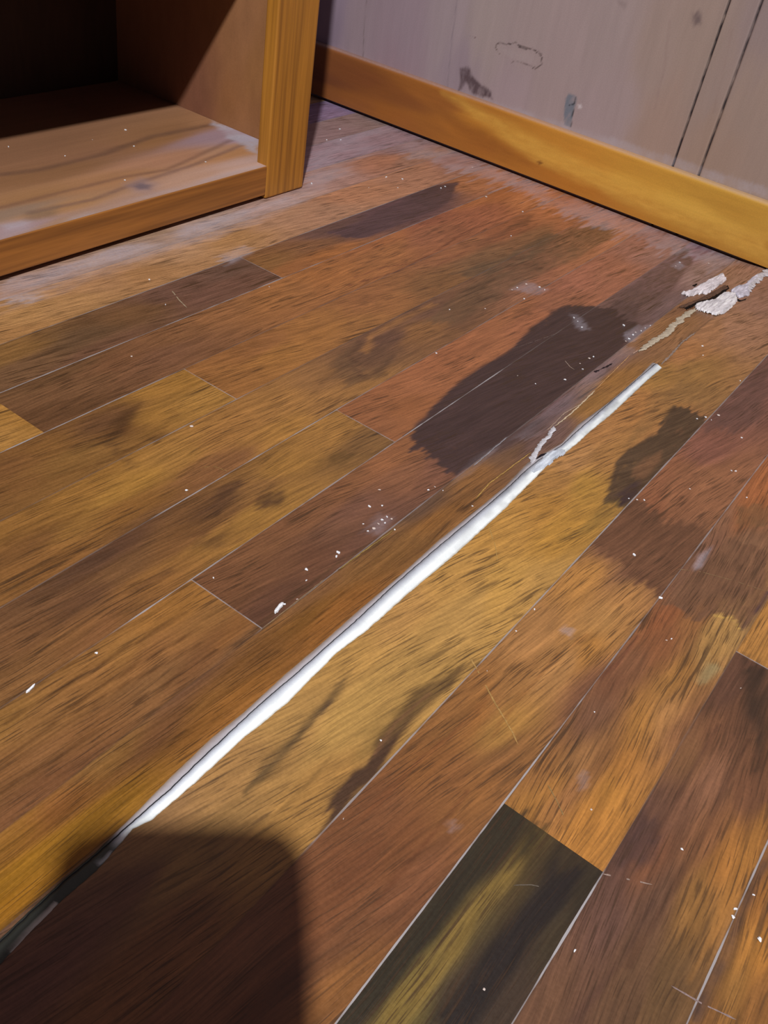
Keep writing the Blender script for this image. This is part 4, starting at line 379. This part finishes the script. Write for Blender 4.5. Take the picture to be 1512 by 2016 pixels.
# ------------------------------------------------------------------ floor: strips with swollen, split board seam
XS = {int(k): v for k, v in D['XS'].items()}
J = {int(k): v for k, v in D['J'].items()}
Y0, Y1 = -.6, 1.40


def H(x, y):
    hp = .012 - .009 * sm((y - .95) / .4)
    l = hp * sm((x - XS[8]) / (XS[9] - XS[8]))
    r = hp * (1 - np.clip((x - XS[9]) / (XS[10] - XS[9]), 0, 1)) ** 1.4
    return np.where(x < XS[9], l, r)


def build_floor():
    V, Fc, C, G, E, DU = [], [], [], [], [], []
    base = 0
    FS = np.array(D['FS'])
    strength = {0: [(0, .5)], 1: [(0, .25)], 2: [(0, .6)], 3: [(.4, .9), (.8, .9), (.9, .55)],
                4: [(.4, .9), (.5, .8), (.57, .15), (1.25, .1), (1.3, .7)], 5: [(.4, .1), (.45, .35), (.56, .5), (.6, .12)],
                6: [(.38, .15), (.41, .8), (.62, .8), (.64, .35)], 7: [(.28, .1), (.31, .9), (.36, .9), (.4, .55), (.62, .6), (.64, .9), (.8, .9), (.85, .15)],
                8: [(.35, .0), (.37, .5), (.55, .45), (.6, .15)], 9: [(0, 0)], 10: [(.24, 0), (.28, .6), (.7, .75), (1.0, .4)],
                11: [(.36, .95), (.46, .85), (.5, .5)], 12: [(.354, 1.), (.357, .06)], 13: [(0, .85)]}
    sfun = lambda kk, yy: np.interp(yy, [q[0] for q in strength.get(kk, [(0, .6)])], [q[1] for q in strength.get(kk, [(0, .6)])])
    ang = {3: 4, 4: 8, 5: 8, 6: 9, 7: 6, 8: 3, 9: 10, 10: 6, 11: 0, 12: -3, 13: 0}
    ks = sorted(XS)[:-1]
    for k in ks:
        xa, xb = XS[k], XS[k + 1]
        cuts = [Y0] + sorted(J.get(k, [])) + [Y1]
        if k not in J or k < 0 or k > 12:
            cuts = sorted(set(cuts + [(.35 + .37 * k) % 1.2 - .5] if (k < 0 or k > 13) else cuts))
        for ya, yb in zip(cuts[:-1], cuts[1:]):
            vis = -1 <= k <= 13
            nu = {8: 42, 9: 60}.get(k, 30) if vis else 3
            us = np.linspace(xa, xb, nu + 1)
            if vis:
                lo_ = max(ya, .05)
                a = np.linspace(ya, lo_, max(2, int((lo_ - ya) / .04) + 1))[:-1] if lo_ > ya else np.array([])
                vs = np.concatenate([a, np.linspace(lo_, yb, max(3, int((yb - lo_) / .0026)) + 1)])
            else:
                vs = np.linspace(ya, yb, max(2, int((yb - ya) / .05) + 1))
            X, Y = np.meshgrid(us, vs)
            x, y = X.ravel(), Y.ravel()
            ins = (FS[:, 0] >= xa) & (FS[:, 0] < xb) & (FS[:, 1] >= ya) & (FS[:, 1] < yb)
            S = FS[ins]
            if len(S) == 0:
                o_ = np.argsort((FS[:, 0] - (xa + xb) / 2) ** 2 + (FS[:, 1] - (ya + yb) / 2) ** 2)[:6]
                S = FS[o_]
            st = [s for s in D['FT'] if s[6] is None or k in s[6]]
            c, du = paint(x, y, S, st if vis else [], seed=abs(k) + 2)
            z = H(x, y)
            if k in (8, 9):   # peeling veneer is a little uneven
                z = z + .0006 * (fbm(x * 90, y * 12, 5) - .5) * (z > .0005)
            V.append(np.stack([x, y, z], 1)); C.append(c); DU.append(du)
            an = math.tan(math.radians(ang.get(k, 5) + 3 * math.sin(k * 7 + ya * 9)))
            gu = x - y * an + (fbm(x * 14, y * 5, k + 20) - .5) * .022 + k * .37 + ya * 1.7
            gv = y + x * an + ya * 3.3 + k
            G.append(np.stack([gu, gv, np.zeros_like(gu)], 1))
            dl, dr = x - xa, xb - x
            ed = np.minimum(dl, dr)
            es = np.where(dl < dr, sfun(k, y), sfun(k + 1, y))
            ej = np.minimum(y - ya if ya > Y0 else 9, yb - y if yb < Y1 else 9) * np.ones_like(x) + (1 if k in (3, 11) else 0)
            E.append(np.stack([ed, np.minimum(ej, 1), es], 1))
            nx, ny = len(us), len(vs)
            I = base + np.arange(nx * ny).reshape(ny, nx)
            Fc.append(np.stack([I[:-1, :-1], I[:-1, 1:], I[1:, 1:], I[1:, :-1]], -1).reshape(-1, 4))
            base += nx * ny
    V = np.concatenate(V); Fc = np.concatenate(Fc)
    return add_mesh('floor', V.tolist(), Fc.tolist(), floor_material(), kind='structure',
                    attrs={'col': ('FLOAT_COLOR', np.concatenate(C)), 'g': ('FLOAT_VECTOR', np.concatenate(G)),
                           'e': ('FLOAT_VECTOR', np.concatenate(E)), 'dust': ('FLOAT', np.concatenate(DU))})


floor = build_floor()


# ------------------------------------------------------------------ wall, baseboard
def grid_patch(name, us, vs, pos, samples, stains, mat, su, sv, kind=None, parent=None, jit=.006, seed=1, close=None):
    X, Y = np.meshgrid(us, vs)
    x, y = X.ravel(), Y.ravel()
    c, du = paint(x, y, samples, stains, su, sv, jit, seed, 3.0, 1.8, .9)
    P = pos(x, y)
    nx, ny = len(us), len(vs)
    I = np.arange(nx * ny).reshape(ny, nx)
    Fc = np.stack([I[:-1, :-1], I[:-1, 1:], I[1:, 1:], I[1:, :-1]], -1).reshape(-1, 4)
    return add_mesh(name, P.tolist(), Fc.tolist(), mat, kind=kind, parent=parent,
                    attrs={'col': ('FLOAT_COLOR', c), 'dust': ('FLOAT', du)})


YW = 1.395
gro = [-1.24, -1.20, -.42, -.379, .40, .44]
us = set(np.round(np.arange(-2.0, 1.2, .02), 4)) | set(np.round(np.arange(-1.16, -.20, .0022), 4))
for gx in gro:
    us |= {gx - .0022, gx - .0012, gx, gx + .0012, gx + .0022}
us = np.array(sorted(us))
vs = np.concatenate([np.arange(0, .08, .02), np.arange(.08, .36, .0022), np.arange(.37, 2.7, .08)])


def wall_pos(x, z):
    y = np.full_like(x, YW)
    for gx in gro:
        y = y + .004 * np.clip(1 - (np.abs(x - gx) - .0008) / .0012, 0, 1)
    return np.stack([x, y, z], 1)


wall_mat = painted_material('wall_panelling', .6, 1, (90, 90, 9), spec=.25, amp=.045, bump=.00005)
wst = list(D['WT'])
for gx in gro:
    wst.append(['L', [[gx, 0.0], [gx, 2.6]], [.02, .015, .02], .92, .0026, .0002, None])
wall = grid_patch('wall_back', us, vs, wall_pos, D['WS'], wst, wall_mat, .05, .09, kind='structure', jit=.01)

# baseboard: extruded profile, rounded top edge
pr = [(1.383, .0065)] + [(1.383, z) for z in np.arange(.008, .0845, .0025)]
for i in range(1, 9):
    a = i / 8 * math.pi / 2
    pr.append((1.383 + .006 * (1 - math.cos(a)), .084 + .006 * math.sin(a)))
pr.append((1.3948, .0902))
pr = np.array(pr)
bus = np.concatenate([np.arange(-2.0, -1.2, .03), np.arange(-1.2, -.15, .0035), np.arange(-.15, 1.2, .03)])


def bb_pos(x, t):
    i = np.round(t).astype(int)
    return np.stack([x, pr[i, 0], pr[i, 1]], 1)


Xb, Tb = np.meshgrid(bus, np.arange(len(pr)))
xb_, tb_ = Xb.ravel(), Tb.ravel()
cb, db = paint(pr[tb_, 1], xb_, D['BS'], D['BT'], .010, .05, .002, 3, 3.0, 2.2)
top = sm((pr[tb_, 1] - .0865) / .003)
db = np.maximum(db, top * .3)  # pale top edge: dust, with its thin highlight painted in
nx, ny = len(bus), len(pr)
I = np.arange(nx * ny).reshape(ny, nx)
Fb = np.stack([I[:-1, :-1], I[:-1, 1:], I[1:, 1:], I[1:, :-1]], -1).reshape(-1, 4)
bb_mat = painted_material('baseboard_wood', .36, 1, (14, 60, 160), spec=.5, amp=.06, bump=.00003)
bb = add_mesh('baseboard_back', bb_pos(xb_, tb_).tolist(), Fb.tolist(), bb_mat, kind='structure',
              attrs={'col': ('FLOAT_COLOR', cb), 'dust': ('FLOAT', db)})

# ------------------------------------------------------------------ split seam on the floor (parts of the floor)
lin = lambda h: [((int(h[i:i + 2], 16) / 255 + .055) / 1.055) ** 2.4 for i in (0, 2, 4)]


def build_band():
    U, Dd, L_ = (np.array(sorted(D[k], key=lambda p: p[1])) for k in ('BU', 'BD', 'BL'))
    ys = np.arange(.05, 1.0, .0012)
    yend = .955
    ys = ys[ys < yend]
    f = lambda A, y: np.interp(y, A[:, 1], A[:, 0])
    xu, xd, xl = f(U, ys), f(Dd, ys), f(L_, ys)
    for A, y0 in ((U, 0),):
        pass
    jt = (fbm(ys * 260, ys * 0 + 3, 2) - .5)
    xd = xd + (fbm(ys * 300, ys * 0, 4) - .5) * .0006
    xu = np.minimum(xu, xd - .0013) + jt * .0004
    xl = np.maximum(xl, xd + .0016) + (fbm(ys * 260, ys * 0 + 8, 6) - .5) * .0007
    end = sm((yend - ys) / .012)
    rows = []; cols = []; widths = []
    cols_def = [(xu, .0001, '8f7a66'), (xu * .65 + xd * .35, .0005, 'a0979a'), (xd - .00046, .0009, 'b0abb2'),
                (xd - .00040, .0004, '0a0a10'), (xd + .00030, .0004, '0a0a10'), (xd + .00036, .0010, 'a8acb8'),
                (xd * .72 + xl * .28, .0009, 'c4cad6'), (xd * .45 + xl * .55, .0007, 'f4fbff'), (xd * .12 + xl * .88, .0005, 'f4fbff'), (xl, .0, 'b8b2a6')]
    N = len(ys)
    P = []; C = []
    shade = sm((ys - .172) / .012)      # phone shadow painted in as dark colour before this point; worn white beyond
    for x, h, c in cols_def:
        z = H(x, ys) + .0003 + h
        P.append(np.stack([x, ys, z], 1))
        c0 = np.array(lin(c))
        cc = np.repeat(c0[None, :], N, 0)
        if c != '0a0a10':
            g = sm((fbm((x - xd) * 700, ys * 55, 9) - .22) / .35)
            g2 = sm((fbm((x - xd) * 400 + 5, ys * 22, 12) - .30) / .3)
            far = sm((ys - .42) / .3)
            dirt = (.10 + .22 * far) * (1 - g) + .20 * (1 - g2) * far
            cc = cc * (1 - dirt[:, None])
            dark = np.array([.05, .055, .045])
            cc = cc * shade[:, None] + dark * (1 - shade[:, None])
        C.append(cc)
    P = np.concatenate(P); C = np.concatenate(C)
    for kd, pts, c, a, f_, w_, _ in D['BST']:
        v = sm(poly_sd(P[:, 0], P[:, 1], pts) / f_ + .5)[:, None] * a
        C = C * (1 - v) + np.array(c) * v
    n = len(cols_def)
    I = np.arange(n * N).reshape(n, N)
    Fc = np.stack([I[:-1, :-1], I[1:, :-1], I[1:, 1:], I[:-1, 1:]], -1).reshape(-1, 4)
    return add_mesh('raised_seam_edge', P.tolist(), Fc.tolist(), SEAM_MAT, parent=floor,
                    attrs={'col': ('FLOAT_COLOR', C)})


SEAM_MAT = attr_material('exposed_core', .5, .4, .06, .00004)
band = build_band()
TORN = attr_material('torn_fibre', .8, .15, .22)


def lump(name, poly, color, h, rough_amp=.5, step=.0008):
    P = np.array(poly)
    xs = np.arange(P[:, 0].min() - .001, P[:, 0].max() + .002, step)
    ys = np.arange(P[:, 1].min() - .002, P[:, 1].max() + .003, step * 1.6)
    X, Y = np.meshgrid(xs, ys)
    x, y = X.ravel(), Y.ravel()
    wx = x + (fbm(x * 500, y * 160, 3) - .5) * .0022
    wy = y + (fbm(x * 500, y * 160, 8) - .5) * .005
    d = poly_sd(wx, wy, poly)
    n = fbm(x * 700, y * 90, 5, 4)
    hh = h * sm(d / max(.0012, h * .6)) * (1 - rough_amp + 2 * rough_amp * n * .8)
    z = H(x, y) + .0002 + hh
    c = np.array(color)[None, :] * (.40 + .95 * fbm(x * 520, y * 70, 11, 4))[:, None]
    nx, ny = len(xs), len(ys)
    I = np.arange(nx * ny).reshape(ny, nx)
    Fc = np.stack([I[:-1, :-1], I[:-1, 1:], I[1:, 1:], I[1:, :-1]], -1).reshape(-1, 4)
    keep = (d > -.0002)[Fc].all(1)
    Fc = Fc[keep]
    used = np.unique(Fc)
    mp = -np.ones(nx * ny, int); mp[used] = np.arange(len(used))
    return add_mesh(name, np.stack([x, y, z], 1)[used].tolist(), mp[Fc].tolist(), TORN, parent=floor,
                    attrs={'col': ('FLOAT_COLOR', np.clip(c[used], 0, .9))})


for poly, c, h, nm in D['LP']:
    lump(nm, poly, c, h / 1000)
for poly, c, h in D['DK']:
    lump('crack', poly, c, h / 1000 * .35, .1)


def ribbon(name, pts, wmm, color, hmm, seed=0, gaps=0.0, mat=None):
    P = np.array(pts)
    seg = np.r_[0, np.cumsum(np.hypot(*np.diff(P, axis=0).T))]
    n = max(6, int(seg[-1] / .001))
    s = np.linspace(0, seg[-1], n)
    x = np.interp(s, seg, P[:, 0]); y = np.interp(s, seg, P[:, 1])
    x = x + (fbm(s * 250, s * 0 + seed, seed) - .5) * wmm / 1000 * .8
    tx, ty = np.gradient(x), np.gradient(y)
    l = np.hypot(tx, ty); nxv, nyv = ty / l, -tx / l
    wv = wmm / 1000 / 2 * (.45 + 1.1 * fbm(s * 500, s * 0 + 5 + seed, seed + 3)) * sm(np.minimum(s, seg[-1] - s) / (.1 * seg[-1]) + .1)
    V = []; C = []
    for t, h in ((-1, 0), (-.5, .8), (0, 1), (.5, .8), (1, 0)):
        xx, yy = x + nxv * wv * t, y + nyv * wv * t
        hn = hmm / 1000 * h * (.6 + .8 * fbm(xx * 900, yy * 300, seed))
        V.append(np.stack([xx, yy, H(xx, yy) + .00015 + hn + (.0004 if hmm > .3 else 0)], 1))
        C.append(np.array(color)[None, :] * (.7 + .5 * fbm(xx * 700, yy * 200, seed + 5))[:, None])
    V = np.concatenate(V); C = np.clip(np.concatenate(C), 0, .9)
    I = np.arange(5 * n).reshape(5, n)
    Fc = np.stack([I[:-1, :-1], I[1:, :-1], I[1:, 1:], I[:-1, 1:]], -1)
    if gaps:
        g = fbm(s * 160, s * 0 + 2, seed + 1)[:-1] > gaps
        Fc = Fc[:, g]
    return add_mesh(name, V.tolist(), Fc.reshape(-1, 4).tolist(), mat or TORN, parent=floor,
                    attrs={'col': ('FLOAT_COLOR', C)})


for i, (pts, wmm, c, h, nm) in enumerate(D['RB']):
    ribbon(nm, pts, wmm, c, h, i)
SCRM = attr_material('scratch_mark', .5, .3, .3)
for i, (pts, wmm, c) in enumerate(D['SCR']):
    ribbon('scratch', pts, wmm, c, .02, i, .36, SCRM)

# ------------------------------------------------------------------ cabinet
K = D['C']


def part_root(name, loc, label, cat, group=None):
    o = bpy.data.objects.new(name, None)
    o.location = loc
    o['label'] = label; o['category'] = cat
    if group:
        o['group'] = group
    COL.objects.link(o)
    return o


cab = part_root('cabinet', (0, 0, 0), 'orange-brown wooden cabinet with an open dark lower compartment, standing on the floor beside the wall', 'cabinet')
stile_mat = wood_material('stile_wood', K['stile'], K['stile_dk'], (150, 150, 5))
rail_mat = wood_material('rail_wood', K['rail'], K['rail_dk'], (120, 5, 160))
inner_mat = painted_material('cabinet_side_wood', .55, 1, (60, 60, 20), spec=.25, amp=.08)
dark_mat = wood_material('cabinet_back_wood', (.05, .025, .016), (.035, .018, .012), (30, 30, 6), .6)
CF, CY1, CY0 = -.812, 1.030, -.30
box('stile', (-.832, .951, .001), (CF, CY1, .80), stile_mat, cab, .0025)
box('stile', (-.832, CY0, .001), (CF, CY0 + .07, .80), stile_mat, cab, .0025)
box('bottom_rail', (-.830, CY0 + .07, .0065), (CF - .0005, .951, .0455), rail_mat, cab, .0012)
box('top_rail', (-.832, CY0 + .07, .418), (CF, .951, .80), rail_mat, cab, .0015)
box('top_panel', (-1.19, CY0, .80), (CF, CY1, .82), rail_mat, cab, .003)
box('back_panel', (-1.19, CY0, .004), (-1.182, CY1, .80), dark_mat, cab, 0)
board_mat = painted_material('cabinet_board_wood', .6, 1, (110, 5, 60), spec=.25, amp=.07)
bu = np.concatenate([np.linspace(-1.18, -1.08, 8)[:-1], np.arange(-1.08, -.8145, .003), [-.814]])
bv = np.concatenate([np.linspace(CY0, .5, 20)[:-1], np.arange(.5, 1.02, .004), [1.02]])


def board():
    """bottom board: painted top face over a closed slab"""
    X, Y = np.meshgrid(bu, bv); x, y = X.ravel(), Y.ravel()
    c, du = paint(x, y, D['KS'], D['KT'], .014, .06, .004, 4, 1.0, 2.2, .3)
    nx, ny = len(bu), len(bv)
    V = np.stack([x, y, np.full_like(x, .0456)], 1)
    V2 = V.copy(); V2[:, 2] = .028
    I = np.arange(nx * ny).reshape(ny, nx)
    q = lambda I_: np.stack([I_[:-1, :-1], I_[:-1, 1:], I_[1:, 1:], I_[1:, :-1]], -1).reshape(-1, 4)
    Fc = [q(I), q(I + nx * ny)[:, ::-1]]
    o_ = nx * ny
    for e in (I[0], I[-1][::-1], I[:, 0][::-1], I[:, -1]):
        Fc.append(np.stack([e[:-1], e[:-1] + o_, e[1:] + o_, e[1:]], -1))
    return add_mesh('bottom_board', np.concatenate([V, V2]).tolist(), np.concatenate(Fc).tolist(), board_mat, parent=cab, smooth=False,
                    attrs={'col': ('FLOAT_COLOR', np.concatenate([c, c])), 'dust': ('FLOAT', np.concatenate([du, du]))})


board()


def side(y, sgn):
    us_ = np.concatenate([np.linspace(-1.182, -.832, 60)]); vs_ = np.linspace(.004, .8, 60)
    X, Z = np.meshgrid(us_, vs_); x, z = X.ravel(), Z.ravel()
    c, du = paint(x, z, D['PS'], [], .04, .08, .004, 6)
    n = len(x)
    V = np.stack([x, np.full_like(x, y), z], 1); V2 = V.copy(); V2[:, 1] = y + sgn * .009
    I = np.arange(n).reshape(60, 60)
    q = lambda I_: np.stack([I_[:-1, :-1], I_[:-1, 1:], I_[1:, 1:], I_[1:, :-1]], -1).reshape(-1, 4)
    Fc = [q(I), q(I + n)[:, ::-1]]
    for e in (I[0], I[-1][::-1], I[:, 0][::-1], I[:, -1]):
        Fc.append(np.stack([e[:-1], e[:-1] + n, e[1:] + n, e[1:]], -1))
    add_mesh('side_panel', np.concatenate([V, V2]).tolist(), np.concatenate(Fc).tolist(), inner_mat, parent=cab, smooth=False,
             attrs={'col': ('FLOAT_COLOR', np.concatenate([c, c])), 'dust': ('FLOAT', np.concatenate([du, du]))})


side(1.0205, 1)
side(CY0 + .01, -1)

# ------------------------------------------------------------------ crumbs of debris
crumb_mat = plain('crumb_plaster', (.80, .82, .88), .7, .3, 900, .2)
crumb_mat2 = plain('crumb_pale', (.62, .52, .48), .7, .3, 900, .2)


def crumb_mesh(i):
    bm = bmesh.new()
    bmesh.ops.create_icosphere(bm, subdivisions=2, radius=1)
    r = random.Random(i)
    ph = [r.uniform(0, 6) for _ in range(6)]
    for v in bm.verts:
        c = v.co
        k = 1 + .22 * math.sin(3 * c.x + ph[0]) + .2 * math.sin(4 * c.y + ph[1]) + .15 * math.sin(5 * c.z + ph[2])
        v.co = Vector((c.x * k * (.8 + .3 * math.sin(ph[3])), c.y * k, (c.z * k * .6 + .52)))
        if v.co.z < 0.0:
            v.co.z = 0.0
    me = bpy.data.meshes.new('debris_crumb')
    bm.to_mesh(me); bm.free()
    me.materials.append(crumb_mat if i % 3 else crumb_mat2)
    return me


cms = [crumb_mesh(i) for i in range(6)]


def crumb(i, x, y, z, r, fl, label, group=None):
    o = bpy.data.objects.new('debris_crumb', cms[0] if r > 1.3 and i % 6 == 3 else cms[(1, 2, 4, 5)[i % 4]] if r > 1.25 else cms[i % 6])
    s = r / 1000 * .78
    o.scale = (s * (.8 if fl else 1), s * (2.4 if fl else 1.15), s)
    o.rotation_euler = (0, 0, (.2 if fl else (i * 1.7) % 6))
    o.location = (x, y, z)
    o['label'] = label; o['category'] = 'crumb'
    if group:
        o['group'] = group
    COL.objects.link(o)


ORD = ['', 'first', 'second', 'third', 'fourth', 'fifth', 'sixth', 'seventh', 'eighth', 'ninth', 'tenth', 'eleventh', 'twelfth',
       'thirteenth', 'fourteenth', 'fifteenth', 'sixteenth', 'seventeenth', 'eighteenth', 'nineteenth', 'twentieth'] + ['twenty-' + q for q in ('first', 'second', 'third', 'fourth', 'fifth', 'sixth', 'seventh', 'eighth', 'ninth')] + ['thirtieth'] + ['thirty-' + q for q in ('first', 'second', 'third', 'fourth', 'fifth')]


def strip_of(x):
    return max(k for k in XS if XS[k] <= x)


by = {}
for i, c_ in enumerate(D['CR']):
    k = strip_of(c_[0])
    by.setdefault(k if k != 7 or i == 0 else (71 if c_[1] > .60 else 70), []).append(i)
for k, ids in by.items():
    zone = k; k = 7 if k in (70, 71) else k
    ids.sort(key=lambda i: -D['CR'][i][1])
    side_, n_ = ('left', 9 - k) if k < 9 else ('right', k - 8)
    for rank, i in enumerate(ids):
        x, y, z, r, fl_ = D['CR'][i]
        if i == 0:
            lab = 'largest white crumb, elongated, lying by the plank end left of the split seam'
        elif fl_ == 'o':
            lab = 'small elongated white crumb on the plank near the left edge of the photo'
        else:
            place = 'only one there' if len(ids) == 1 else ('nearest the baseboard' if rank == 0 else ORD[rank + 1] + ' nearest the baseboard')
            where = {71: 'dark-stained plank left', 70: 'brown plank end left'}.get(zone, '%s strip %s' % (ORD[n_], side_))
            lab = 'pale crumb on the %s of the white seam, %s' % (where, place)
        crumb(i, x, y, z, r, fl_ == 'o' or i == 0, lab, 'crumbs %s of the split seam' % side_)
rk = {j: n for n, j in enumerate(sorted(range(len(D['CRB'])), key=lambda j: D['CRB'][j][1]))}
for i, (x, y, z, r, _) in enumerate(D['CRB']):
    crumb(i + 100, x, y, z + .0003, r, 0, 'pale crumb on the bottom board inside the cabinet, %s from the left' % ORD[rk[i] + 1], 'crumbs inside the cabinet')

# ------------------------------------------------------------------ the phone that takes the picture (just behind the lens, shades the near floor)
phone = part_root('phone', (0, 0, 0), 'dark phone with an added plate in place of the hand, behind the lens, shading the lower left floor', 'phone')
black = plain('phone_black', (.02, .02, .022), .5, .3)
PH = D['PH']


def plate(name, pts, t0, t1):
    bm = bmesh.new()
    base = Vector((0, 0, CZ))
    lo2 = [bm.verts.new(base + right * a + down * b - fwd * t0) for a, b in pts]
    hi2 = [bm.verts.new(base + right * a + down * b - fwd * t1) for a, b in pts]
    bm.faces.new(lo2); bm.faces.new(hi2[::-1])
    n = len(pts)
    for i in range(n):
        bm.faces.new((lo2[i], lo2[(i + 1) % n], hi2[(i + 1) % n], hi2[i]))
    return bm_obj(name, bm, black, phone)


SP = -.068
bodyp = [(SP, PH[6][1])] + [p for p in PH if p[0] > SP + .001] + [(PH[-1][0], .125), (PH[-1][0] - .008, .132), (SP, .132)]
hand_plate = [p for p in PH if p[0] <= SP] + [(SP + .002, PH[6][1]), (SP + .002, .13), (-.14, .13), (-.14, PH[0][1] + .03)]  # unseen plate added to cast the holding hand's share of the shadow
plate('phone_body', bodyp, .006, .0145)
plate('hand_shade_plate', hand_plate, .006, .0075)
